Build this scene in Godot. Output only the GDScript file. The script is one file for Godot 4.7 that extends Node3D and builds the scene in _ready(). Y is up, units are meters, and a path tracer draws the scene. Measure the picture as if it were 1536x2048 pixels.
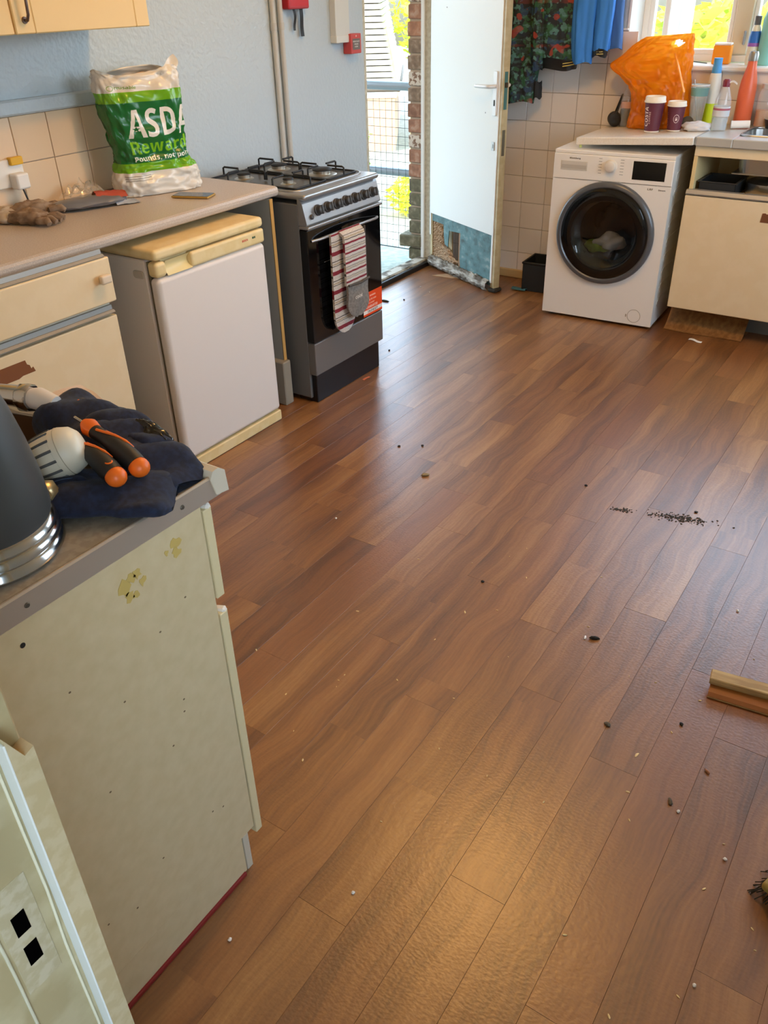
extends Node3D
# A shared kitchen with a wood-effect vinyl floor, seen from its inner doorway. Left wall x = -2.80, back wall z = -4.74, metres, y up.
# ---------------------------------------------------------------- geometry collector
class Geo:
	var V := PackedVector3Array()
	var N := PackedVector3Array()
	var T := PackedVector2Array()
	var I := PackedInt32Array()
	func vert(p: Vector3, n: Vector3, t := Vector2.ZERO) -> int:
		V.append(p); N.append(n); T.append(t)
		return V.size() - 1
	func tri(a: int, b: int, c: int) -> void:  # a, b, c run counter-clockwise seen from outside
		I.append(a); I.append(c); I.append(b)
	func poly(pts: Array, outward = null, uvs = null) -> void:
		var n := Vector3.ZERO
		for i in pts.size():
			var a: Vector3 = pts[i]
			var b: Vector3 = pts[(i + 1) % pts.size()]
			n += a.cross(b)
		if n.length() < 1e-14:
			return
		n = n.normalized()
		if outward != null and n.dot(outward) < 0.0:
			pts = pts.duplicate(); pts.reverse(); n = -n
			if uvs != null:
				uvs = uvs.duplicate(); uvs.reverse()
		var ids := []
		var m := n.abs()
		for i in pts.size():
			var p: Vector3 = pts[i]
			var t := Vector2(p.z, p.y) if m.x >= m.y and m.x >= m.z else (Vector2(p.x, p.z) if m.y >= m.z else Vector2(p.x, p.y))
			ids.append(vert(p, n, t if uvs == null else uvs[i]))
		for i in range(1, ids.size() - 1):
			tri(ids[0], ids[i], ids[i + 1])
	func box(c: Vector3, s: Vector3, b := 0.0, ba := Basis.IDENTITY) -> Geo:
		var h := s / 2.0
		b = minf(b, minf(h.x, minf(h.y, h.z)) * 0.98)
		if b <= 0.0:
			for ax in 3:
				for sg in [-1.0, 1.0]:
					var o := Vector3.ZERO
					o[ax] = sg
					var pts := []
					for q in [[-1, -1], [1, -1], [1, 1], [-1, 1]]:
						var p := Vector3.ZERO
						p[ax] = sg * h[ax]
						p[(ax + 1) % 3] = q[0] * h[(ax + 1) % 3]
						p[(ax + 2) % 3] = q[1] * h[(ax + 2) % 3]
						pts.append(c + ba * p)
					poly(pts, ba * o)
			return self
		var P := {}
		for sx in [-1, 1]:
			for sy in [-1, 1]:
				for sz in [-1, 1]:
					P[[0, sx, sy, sz]] = c + ba * Vector3(sx * h.x, sy * (h.y - b), sz * (h.z - b))
					P[[1, sx, sy, sz]] = c + ba * Vector3(sx * (h.x - b), sy * h.y, sz * (h.z - b))
					P[[2, sx, sy, sz]] = c + ba * Vector3(sx * (h.x - b), sy * (h.y - b), sz * h.z)
					poly([P[[0, sx, sy, sz]], P[[1, sx, sy, sz]], P[[2, sx, sy, sz]]], ba * Vector3(sx, sy, sz))
		for s1 in [-1, 1]:
			poly([P[[0, s1, -1, -1]], P[[0, s1, 1, -1]], P[[0, s1, 1, 1]], P[[0, s1, -1, 1]]], ba * Vector3(s1, 0, 0))
			poly([P[[1, -1, s1, -1]], P[[1, 1, s1, -1]], P[[1, 1, s1, 1]], P[[1, -1, s1, 1]]], ba * Vector3(0, s1, 0))
			poly([P[[2, -1, -1, s1]], P[[2, 1, -1, s1]], P[[2, 1, 1, s1]], P[[2, -1, 1, s1]]], ba * Vector3(0, 0, s1))
			for s2 in [-1, 1]:
				poly([P[[0, s1, s2, -1]], P[[0, s1, s2, 1]], P[[1, s1, s2, 1]], P[[1, s1, s2, -1]]], ba * Vector3(s1, s2, 0))
				poly([P[[0, s1, -1, s2]], P[[0, s1, 1, s2]], P[[2, s1, 1, s2]], P[[2, s1, -1, s2]]], ba * Vector3(s1, 0, s2))
				poly([P[[1, -1, s1, s2]], P[[1, 1, s1, s2]], P[[2, 1, s1, s2]], P[[2, -1, s1, s2]]], ba * Vector3(0, s1, s2))
		return self
	func bb(x0: float, x1: float, y0: float, y1: float, z0: float, z1: float, b := 0.0) -> Geo:
		return box(Vector3((x0 + x1) / 2, (y0 + y1) / 2, (z0 + z1) / 2), Vector3(absf(x1 - x0), absf(y1 - y0), absf(z1 - z0)), b)
	func rbox(c: Vector3, s: Vector3, r: float, seg := 3, ba := Basis.IDENTITY) -> Geo:
		var h := s / 2.0
		r = minf(r, minf(h.x, minf(h.y, h.z)) * 0.999)
		for ax in 3:
			var u := (ax + 1) % 3
			var w := (ax + 2) % 3
			var cu := []
			var cw := []
			for k in seg + 1:
				cu.append(-(h[u] - r) - r * tan(PI / 4 * (seg - k) / seg)); cw.append(-(h[w] - r) - r * tan(PI / 4 * (seg - k) / seg))
			for k in seg + 1:
				cu.append((h[u] - r) + r * tan(PI / 4 * k / seg)); cw.append((h[w] - r) + r * tan(PI / 4 * k / seg))
			for sg in [-1.0, 1.0]:
				var ids := []
				for a in cu:
					var row := []
					for d in cw:
						var p := Vector3.ZERO
						p[ax] = sg * h[ax]; p[u] = a; p[w] = d
						var q := Vector3(clampf(p.x, -(h.x - r), h.x - r), clampf(p.y, -(h.y - r), h.y - r), clampf(p.z, -(h.z - r), h.z - r))
						var n := (p - q).normalized()
						var f := q + n * r
						var t := Vector2(f.z, f.y) if ax == 0 else (Vector2(f.x, f.z) if ax == 1 else Vector2(f.x, f.y))
						row.append(vert(c + ba * f, ba * n, t))
					ids.append(row)
				for i in ids.size() - 1:
					for j in ids[0].size() - 1:
						var A: int = ids[i][j]; var B: int = ids[i + 1][j]; var C: int = ids[i + 1][j + 1]; var D: int = ids[i][j + 1]
						if sg > 0:
							tri(A, B, C); tri(A, C, D)
						else:
							tri(A, C, B); tri(A, D, C)
		return self
	func lathe(prof: Array, seg := 24, xf := Transform3D.IDENTITY) -> Geo:  # (radius, height), the outside to the right of the way walked upwards
		var m := prof.size()
		var sn := []
		for i in m - 1:
			var d: Vector2 = prof[i + 1] - prof[i]
			sn.append(Vector2(d.y, -d.x).normalized() if d.length() > 1e-9 else Vector2(1, 0))
		for i in m - 1:
			var n0: Vector2 = sn[i]
			var n1: Vector2 = sn[i]
			if i > 0 and sn[i].dot(sn[i - 1]) > 0.72:
				n0 = (sn[i] + sn[i - 1]).normalized()
			if i < m - 2 and sn[i].dot(sn[i + 1]) > 0.72:
				n1 = (sn[i] + sn[i + 1]).normalized()
			var base := V.size()
			for k in seg + 1:
				var a := TAU * k / seg
				var ca := cos(a); var sa := sin(a)
				for e in 2:
					var pr: Vector2 = prof[i + e]
					var nn: Vector2 = n0 if e == 0 else n1
					vert(xf * Vector3(pr.x * ca, pr.y, pr.x * sa), (xf.basis * Vector3(nn.x * ca, nn.y, nn.x * sa)).normalized(), Vector2(1.0 - float(k) / seg, 1.0 - float(i + e) / (m - 1)))
			for k in seg:
				var A := base + 2 * k
				tri(A, A + 1, A + 3); tri(A, A + 3, A + 2)
		return self
	func tube(path: Array, r, seg := 8, caps := true, closed := false) -> Geo:
		var m := path.size()
		var up := Vector3.UP
		var rings := []
		var prevx := Vector3.ZERO
		for i in m:
			var a: Vector3 = path[(i - 1 + m) % m] if closed or i > 0 else path[0]
			var b: Vector3 = path[(i + 1) % m] if closed or i < m - 1 else path[m - 1]
			var t := (b - a).normalized()
			var x := prevx - t * prevx.dot(t) if prevx != Vector3.ZERO else (t.cross(up) if absf(t.dot(up)) < 0.95 else t.cross(Vector3.RIGHT))
			x = x.normalized(); prevx = x
			var y := t.cross(x).normalized()
			var rr: float = r[i] if r is Array else r
			var ring := []
			for k in seg + 1:
				var an := TAU * k / seg
				var n := x * cos(an) + y * sin(an)
				ring.append(vert(path[i] + n * rr, n, Vector2(float(k) / seg, float(i) / (m - 1))))
			rings.append(ring)
		for i in (m if closed else m - 1):
			var A: Array = rings[i]
			var B: Array = rings[(i + 1) % m]
			for k in seg:
				tri(A[k], A[k + 1], B[k + 1]); tri(A[k], B[k + 1], B[k])
		if caps and not closed:
			for e in 2:
				var i := 0 if e == 0 else m - 1
				var t: Vector3 = ((path[0] - path[1]) if e == 0 else (path[m - 1] - path[m - 2])).normalized()
				var pts := []
				for k in seg:
					pts.append(V[rings[i][k]])
				poly(pts, t)
		return self
	func extr(pl, d: float, xf := Transform3D.IDENTITY, bev := 0.0) -> Geo:  # outline in x, y; from z = 0 to z = d
		var pts := PackedVector2Array(pl)
		if Geometry2D.is_polygon_clockwise(pts):
			pts.reverse()
		var top := pts
		if bev > 0.0:
			var off := Geometry2D.offset_polygon(pts, -bev)
			if off.size() == 1 and off[0].size() == pts.size():
				top = PackedVector2Array()  # keep the order of corners
				var o: PackedVector2Array = off[0]
				var st := 0
				for i in o.size():
					if o[i].distance_to(pts[0]) < o[st].distance_to(pts[0]):
						st = i
				for i in o.size():
					top.append(o[(st + i) % o.size()])
				if Geometry2D.is_polygon_clockwise(top) != Geometry2D.is_polygon_clockwise(pts):
					top = pts
		var ids := Geometry2D.triangulate_polygon(pts)
		for e in 2:
			var src := top if e == 1 else pts
			var base := V.size()
			for p in src:
				vert(xf * Vector3(p.x, p.y, d if e == 1 else 0.0), (xf.basis * Vector3(0, 0, 1 if e == 1 else -1)).normalized(), p)
			for i in range(0, ids.size(), 3):
				var a := src[ids[i]]; var b := src[ids[i + 1]]; var c := src[ids[i + 2]]
				var ccw := (b - a).cross(c - a) > 0
				if ccw == (e == 1):
					tri(base + ids[i], base + ids[i + 1], base + ids[i + 2])
				else:
					tri(base + ids[i], base + ids[i + 2], base + ids[i + 1])
		var hz := d - bev if top != pts else d
		for i in pts.size():
			var j := (i + 1) % pts.size()
			var e := pts[j] - pts[i]
			var o := xf.basis * Vector3(e.y, -e.x, 0)
			poly([xf * Vector3(pts[i].x, pts[i].y, 0), xf * Vector3(pts[j].x, pts[j].y, 0), xf * Vector3(pts[j].x, pts[j].y, hz), xf * Vector3(pts[i].x, pts[i].y, hz)], o)
			if top != pts:
				poly([xf * Vector3(pts[i].x, pts[i].y, hz), xf * Vector3(pts[j].x, pts[j].y, hz), xf * Vector3(top[j].x, top[j].y, d), xf * Vector3(top[i].x, top[i].y, d)], o)
		return self
	func grid(nu: int, nv: int, f: Callable, flip := false, wrap := false, keep = null) -> Geo:  # smooth surface; outside where du x dv points (flip turns it)
		var P := []
		for j in nv + 1:
			for i in nu + 1:
				P.append(f.call(float(i) / nu, float(j) / nv))
		var W := nu + 1
		var nn := []
		nn.resize(P.size()); nn.fill(Vector3.ZERO)
		for j in nv:
			for i in nu:
				var a := j * W + i
				var q: Vector3 = (P[a + W + 1] - P[a]).cross(P[a + W] - P[a + 1])
				if flip: q = -q
				for k in [a, a + 1, a + W, a + W + 1]:
					nn[k] += q
		if wrap:
			for j in nv + 1:
				var s: Vector3 = nn[j * W] + nn[j * W + nu]
				nn[j * W] = s; nn[j * W + nu] = s
		var base := V.size()
		for j in nv + 1:
			for i in nu + 1:
				var n: Vector3 = nn[j * W + i]
				vert(P[j * W + i], n.normalized() if n.length() > 1e-12 else Vector3.UP, Vector2(float(i) / nu, float(j) / nv))
		for j in nv:
			for i in nu:
				if keep != null and not keep.call((i + 0.5) / nu, (j + 0.5) / nv):
					continue
				var a := base + j * W + i
				if flip:
					tri(a, a + W + 1, a + 1); tri(a, a + W, a + W + 1)
				else:
					tri(a, a + 1, a + W + 1); tri(a, a + W + 1, a + W)
		return self
	func shell(nu: int, nv: int, f: Callable, th: float, flip := false) -> Geo:  # a cloth or sheet with thickness
		var b0 := V.size()
		grid(nu, nv, f, flip)
		var W := nu + 1
		var F := V.slice(b0)
		var FN := N.slice(b0)
		var back := func(u: float, v: float): 
			var k := int(round(v * nv)) * W + int(round(u * nu))
			return F[k] - FN[k] * th
		grid(nu, nv, back, not flip)
		var rim := []
		for i in nu: rim.append(i)
		for j in nv: rim.append(j * W + nu)
		for i in nu: rim.append(nv * W + nu - i)
		for j in nv: rim.append((nv - j) * W)
		var cen := Vector3.ZERO
		for p in F: cen += p
		cen /= F.size()
		for k in rim.size():
			var a: int = rim[k]; var c: int = rim[(k + 1) % rim.size()]
			poly([F[a], F[c], F[c] - FN[c] * th, F[a] - FN[a] * th], (F[a] + F[c]) / 2 - cen)
		return self
	func ball(c: Vector3, r: Vector3, nu := 16, nv := 10) -> Geo:
		return grid(nu, nv, func(u: float, v: float): return c + Vector3(r.x * cos(TAU * u) * sin(PI * v), r.y * cos(PI * v), r.z * sin(TAU * u) * sin(PI * v)), false, true)
	func mesh() -> ArrayMesh:
		var a := []
		a.resize(Mesh.ARRAY_MAX)
		a[Mesh.ARRAY_VERTEX] = V; a[Mesh.ARRAY_NORMAL] = N; a[Mesh.ARRAY_TEX_UV] = T; a[Mesh.ARRAY_INDEX] = I
		var m := ArrayMesh.new()
		m.add_surface_from_arrays(Mesh.PRIMITIVE_TRIANGLES, a)
		return m

# ---------------------------------------------------------------- scene helpers
var taken := {}
var rng := RandomNumberGenerator.new()

func G() -> Geo:
	return Geo.new()

func numbered(called: String) -> String:
	var k: int = taken.get(called, 0)
	taken[called] = k + 1
	return called if k == 0 else "%s_%03d" % [called, k]

func obj(called: String, g, m: Material, parent: Node = self, at := Vector3.ZERO) -> MeshInstance3D:
	var o := MeshInstance3D.new()
	o.name = numbered(called) if parent == self else called
	o.mesh = g.mesh() if g is Geo else g
	o.material_override = m
	o.position = at
	o.cast_shadow = GeometryInstance3D.SHADOW_CASTING_SETTING_ON
	parent.add_child(o, true)
	return o

func tag(o: Node, label: String, category: String, group := "") -> Node:
	o.set_meta("label", label); o.set_meta("category", category)
	if group: o.set_meta("group", group)
	return o

func struct(o: Node, label := "", category := "") -> Node:
	o.set_meta("kind", "structure")
	if label: o.set_meta("label", label)
	if category: o.set_meta("category", category)
	return o

func thing(called: String, label: String, category: String, at := Vector3.ZERO, turn := 0.0, group := "") -> Node3D:
	var o := Node3D.new()
	o.name = numbered(called)
	add_child(o)
	o.position = at
	o.rotation_degrees.y = turn
	tag(o, label, category, group)
	return o

func mat(c: Color, rough := 0.6, metal := 0.0, spec := 0.5) -> StandardMaterial3D:
	var m := StandardMaterial3D.new()
	m.albedo_color = c; m.roughness = rough; m.metallic = metal; m.metallic_specular = spec
	m.cull_mode = BaseMaterial3D.CULL_DISABLED
	return m

func rgb(r: float, g: float, b: float) -> Color:
	return Color(r / 255.0, g / 255.0, b / 255.0)

func noise(sd: int, freq: float, oct := 4, kind := FastNoiseLite.TYPE_SIMPLEX_SMOOTH) -> FastNoiseLite:
	var n := FastNoiseLite.new()
	n.seed = sd; n.frequency = freq; n.fractal_octaves = oct; n.noise_type = kind
	return n

func noise_tex(n: FastNoiseLite, ramp = null, size := 512, normal := 0.0) -> NoiseTexture2D:
	var t := NoiseTexture2D.new()
	t.width = size; t.height = size; t.seamless = true; t.noise = n
	if normal > 0.0:
		t.as_normal_map = true; t.bump_strength = normal
	if ramp != null:
		var g := Gradient.new()
		var off := PackedFloat32Array(); var col := PackedColorArray()
		for r in ramp:
			off.append(r[0]); col.append(r[1])
		g.offsets = off; g.colors = col
		t.color_ramp = g
	return t

func tri_mat(m: StandardMaterial3D, scale: float, world := true) -> StandardMaterial3D:
	m.uv1_triplanar = true; m.uv1_world_triplanar = world
	m.uv1_scale = Vector3.ONE * scale
	return m

func speckled(a: Color, b: Color, rough: float, scale: float, sd := 1, freq := 0.02, lo := 0.35, hi := 0.65) -> StandardMaterial3D:
	var m := mat(Color.WHITE, rough)
	m.albedo_texture = noise_tex(noise(sd, freq, 5), [[lo, a], [hi, b]], 512)
	return tri_mat(m, scale)

# a picture in memory; lettering is filled in from the outlines of a TextMesh
func blank(w: int, h: int, c: Color) -> Image:
	var im := Image.create(w, h, false, Image.FORMAT_RGBA8)
	im.fill(c)
	return im

func pic(im: Image) -> ImageTexture:
	return ImageTexture.create_from_image(im)

func font(bold := true, face := "Droid Sans") -> SystemFont:
	var f := SystemFont.new()
	f.font_names = PackedStringArray([face]); f.font_weight = 700 if bold else 400
	return f

func tri_fill(im: Image, a: Vector2, b: Vector2, c: Vector2, col: Color) -> void:
	var x0 := maxi(0, int(floor(minf(a.x, minf(b.x, c.x))))); var x1 := mini(im.get_width() - 1, int(ceil(maxf(a.x, maxf(b.x, c.x)))))
	var y0 := maxi(0, int(floor(minf(a.y, minf(b.y, c.y))))); var y1 := mini(im.get_height() - 1, int(ceil(maxf(a.y, maxf(b.y, c.y)))))
	var ar := (b - a).cross(c - a)
	if absf(ar) < 1e-6: return
	for y in range(y0, y1 + 1):
		for x in range(x0, x1 + 1):
			var p := Vector2(x + 0.5, y + 0.5)
			var w0 := (b - p).cross(c - p) / ar; var w1 := (c - p).cross(a - p) / ar
			if w0 >= -0.001 and w1 >= -0.001 and w0 + w1 <= 1.001:
				im.set_pixel(x, y, col)

func letters(im: Image, text: String, at: Vector2, wide: Vector2, tall: Vector2, col: Color, bold := true, face := "Droid Sans") -> void:
	var t := TextMesh.new()
	t.text = text; t.font = font(bold, face); t.font_size = 96; t.pixel_size = 0.01; t.depth = 0.0; t.curve_step = 2.0
	var arr := t.get_mesh_arrays()
	if arr.is_empty(): return
	var vs: PackedVector3Array = arr[Mesh.ARRAY_VERTEX]
	var ix = arr[Mesh.ARRAY_INDEX]
	var lo := Vector3.INF; var hi := -Vector3.INF
	for v in vs:
		lo = lo.min(v); hi = hi.max(v)
	var s := hi - lo
	var q := []
	for v in vs:
		q.append(at + wide * ((v.x - lo.x) / s.x) + tall * ((v.y - lo.y) / s.y))
	var cnt: int = ix.size() if ix != null and ix.size() > 0 else vs.size()
	for i in range(0, cnt - 2, 3):
		if ix != null and ix.size() > 0:
			tri_fill(im, q[ix[i]], q[ix[i + 1]], q[ix[i + 2]], col)
		else:
			tri_fill(im, q[i], q[i + 1], q[i + 2], col)

func text_geo(text: String, w: float, h: float, xf: Transform3D, bold := true, depth := 0.0006) -> Geo:  # raised lettering, centred, facing +z of xf
	var t := TextMesh.new()
	t.text = text; t.font = font(bold); t.font_size = 48; t.pixel_size = 0.01; t.depth = 0.02; t.curve_step = 4.0
	var arr := t.get_mesh_arrays()
	var g := Geo.new()
	var vs: PackedVector3Array = arr[Mesh.ARRAY_VERTEX]; var ns: PackedVector3Array = arr[Mesh.ARRAY_NORMAL]
	var ix = arr[Mesh.ARRAY_INDEX]
	var lo := Vector3.INF; var hi := -Vector3.INF
	for v in vs:
		lo = lo.min(v); hi = hi.max(v)
	var s := hi - lo
	for i in vs.size():
		var v := vs[i]
		g.vert(xf * Vector3(((v.x - lo.x) / s.x - 0.5) * w, ((v.y - lo.y) / s.y - 0.5) * h, (v.z - lo.z) / s.z * depth), (xf.basis * ns[i]).normalized())
	if ix != null and ix.size() > 0:
		g.I = ix
	else:
		for i in vs.size(): g.I.append(i)
	return g

func xf(p: Vector3, rx := 0.0, ry := 0.0, rz := 0.0) -> Transform3D:
	return Transform3D(Basis.from_euler(Vector3(deg_to_rad(rx), deg_to_rad(ry), deg_to_rad(rz))), p)

func ellipse(rx: float, ry: float, n := 24, c := Vector2.ZERO) -> PackedVector2Array:
	var o := PackedVector2Array()
	for k in n:
		o.append(c + Vector2(rx * cos(TAU * k / n), ry * sin(TAU * k / n)))
	return o

func rrect(w: float, h: float, r: float, n := 5, c := Vector2.ZERO) -> PackedVector2Array:
	var o := PackedVector2Array()
	for q in [[1, 1, 0], [-1, 1, 90], [-1, -1, 180], [1, -1, 270]]:
		for k in n + 1:
			var a := deg_to_rad(q[2] + 90.0 * k / n)
			o.append(c + Vector2(q[0] * (w / 2 - r) + r * cos(a), q[1] * (h / 2 - r) + r * sin(a)))
	return o

# loft through levels [y, x centre, z centre, half width, half depth]; the front is +z; u runs round from the left edge over the front
func loft(levels: Array, nu: int, nv: int, wob: Callable, power := 2.4) -> Callable:
	return func(u: float, v: float) -> Vector3:
		var t := v * (levels.size() - 1)
		var k := mini(int(t), levels.size() - 2)
		var f := t - k
		var L0: Array = levels[maxi(k - 1, 0)]; var A: Array = levels[k]; var B: Array = levels[k + 1]; var L3: Array = levels[mini(k + 2, levels.size() - 1)]
		var q := []
		for i in 5:
			q.append(cubic_interpolate(A[i], B[i], L0[i], L3[i], f))
		var a := PI - TAU * u
		var c := cos(a); var s := sin(a)
		var x := signf(c) * pow(absf(c), 2.0 / power); var z := signf(s) * pow(absf(s), 2.0 / power)
		var w: Vector3 = wob.call(u, v)
		return Vector3(q[1] + q[3] * x, q[0], q[2] + q[4] * z) + w

# ---------------------------------------------------------------- camera, sky, sun, exposure
func _ready() -> void:
	rng.seed = 7
	var cam := Camera3D.new()
	cam.name = "camera"
	cam.position = Vector3(0, 1.5625, 0)
	cam.rotation = Vector3(-0.56797775, 0.60021864, -0.02751447)
	cam.fov = rad_to_deg(2.0 * atan(1024.0 / 1652.0))
	cam.near = 0.02
	cam.far = 300.0
	add_child(cam)
	var sky := ProceduralSkyMaterial.new()
	sky.sky_top_color = Color(0.71, 0.83, 0.95)
	sky.sky_horizon_color = Color(0.88, 0.94, 0.98)
	sky.sky_curve = 0.25
	sky.ground_bottom_color = Color(0.42, 0.42, 0.36)
	sky.ground_horizon_color = Color(0.60, 0.64, 0.60)
	sky.sky_energy_multiplier = SKY
	sky.ground_energy_multiplier = SKY * 0.6
	var env := Environment.new()
	env.background_mode = Environment.BG_SKY
	env.sky = Sky.new()
	env.sky.sky_material = sky
	env.tonemap_mode = Environment.TONE_MAPPER_LINEAR
	env.tonemap_exposure = EXPOSURE
	env.sdfgi_enabled = true
	env.ssao_enabled = true
	env.ssil_enabled = true
	var we := WorldEnvironment.new()
	we.name = "environment"
	we.environment = env
	add_child(we)
	var sun := DirectionalLight3D.new()
	sun.name = "sun"
	sun.light_color = Color(1.0, 0.93, 0.78)
	sun.light_energy = SUN
	sun.light_angular_distance = 0.6
	sun.shadow_enabled = true
	add_child(sun)
	sun.look_at_from_position(Vector3.ZERO, -Vector3(-0.22, 0.46, 0.86))
	materials()
	room()
	door_and_entry()
	outside()
	left_run()
	cooker()
	left_worktop_things()
	wall_things()
	washing_machine()
	sink_run()
	sink_things()
	coats()
	near_unit()
	near_unit_things()
	floor_things()

const SKY := 2.62
const SUN := 2.4
const EXPOSURE := 1.05
const LAMP := 1.3

var M := {}

func materials() -> void:
	# painted textured wall
	var w := mat(rgb(186, 200, 208), 0.42)
	w.normal_enabled = true
	w.normal_texture = noise_tex(noise(3, 0.035, 2), null, 512, 4.0)
	w.normal_scale = 0.5
	M.wall = tri_mat(w, 2.2)
	M.ceiling = mat(rgb(228, 226, 220), 0.8)
	M.plain_wall = mat(rgb(214, 211, 202), 0.7)
	M.white_gloss = mat(rgb(232, 234, 230), 0.3)
	M.cream_gloss = speckled(rgb(180, 164, 124), rgb(196, 182, 144), 0.4, 2.6, 5, 0.008)
	M.grout = mat(rgb(172, 158, 142), 0.8)
	M.tiles = []
	for k in 3:
		M.tiles.append(mat([rgb(226, 202, 170), rgb(222, 198, 166), rgb(230, 206, 176)][k], 0.22))
	M.tiles_back = []
	for k in 3:
		M.tiles_back.append(mat([rgb(228, 221, 214), rgb(224, 217, 209), rgb(232, 225, 219)][k], 0.22))
	M.cream = speckled(rgb(231, 208, 166), rgb(233, 211, 171), 0.42, 1.0, 9)
	M.cream_door = mat(rgb(232, 206, 150), 0.45)
	M.alu = mat(rgb(156, 154, 148), 0.4, 0.25)
	M.steel = mat(rgb(190, 188, 184), 0.3, 1.0)
	M.chrome = mat(rgb(190, 190, 190), 0.14, 1.0)
	M.black = mat(rgb(22, 22, 24), 0.45)
	M.black_gloss = mat(rgb(8, 8, 9), 0.06)
	M.dark = mat(rgb(30, 29, 28), 0.8)
	M.fridge_white = mat(rgb(226, 216, 206), 0.35)
	M.yellowed = speckled(rgb(226, 200, 142), rgb(231, 208, 156), 0.45, 2.0, 15, 0.01)
	M.washer = mat(rgb(236, 231, 222), 0.3)
	M.white_plastic = mat(rgb(232, 230, 224), 0.35)
	M.red = mat(rgb(178, 36, 44), 0.4)

# ---------------------------------------------------------------- the room
func plank_textures() -> Array:
	var out := []
	var pal := [rgb(88, 54, 28), rgb(122, 78, 40), rgb(146, 98, 52), rgb(168, 122, 72), rgb(138, 80, 44)]
	for k in 8:
		var W := 96; var H := 768
		var im := Image.create(W, H, false, Image.FORMAT_RGBA8)
		var n1 := noise(100 + k, 0.010, 2); var n2 := noise(200 + k, 0.02, 4); var n3 := noise(300 + k, 0.06, 3); var n4 := noise(400 + k, 0.004, 2)
		var tone: float = [0.0, 0.34, -0.42, 0.56, 0.12, -0.24, 0.42, 0.2][k]
		var red: float = [0.1, 0.0, 0.3, 0.0, 0.5, 0.15, 0.1, 0.25][k]
		for y in H:
			for x in W:
				var fx := x * 1.9
				var wob := n4.get_noise_2d(x * 0.4, y * 1.0) * 30.0
				var band := n1.get_noise_2d((fx + wob) * 1.1, y * 0.13)
				var grain := n2.get_noise_2d((fx + wob) * 3.6, y * 0.10)
				var fleck := n3.get_noise_2d(fx * 1.7, y * 0.6)
				var s := 0.46 + tone * 0.34 + band * 0.42 + grain * 0.26 + fleck * 0.12
				s = clampf(s, 0.0, 0.999) * 3.0
				var i := int(s)
				var c: Color = pal[i].lerp(pal[i + 1], s - i)
				c = c.lerp(pal[4], clampf(red * 0.8, 0.0, 0.5))
				im.set_pixel(x, y, c)
		out.append(pic(im))
	return out

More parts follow.
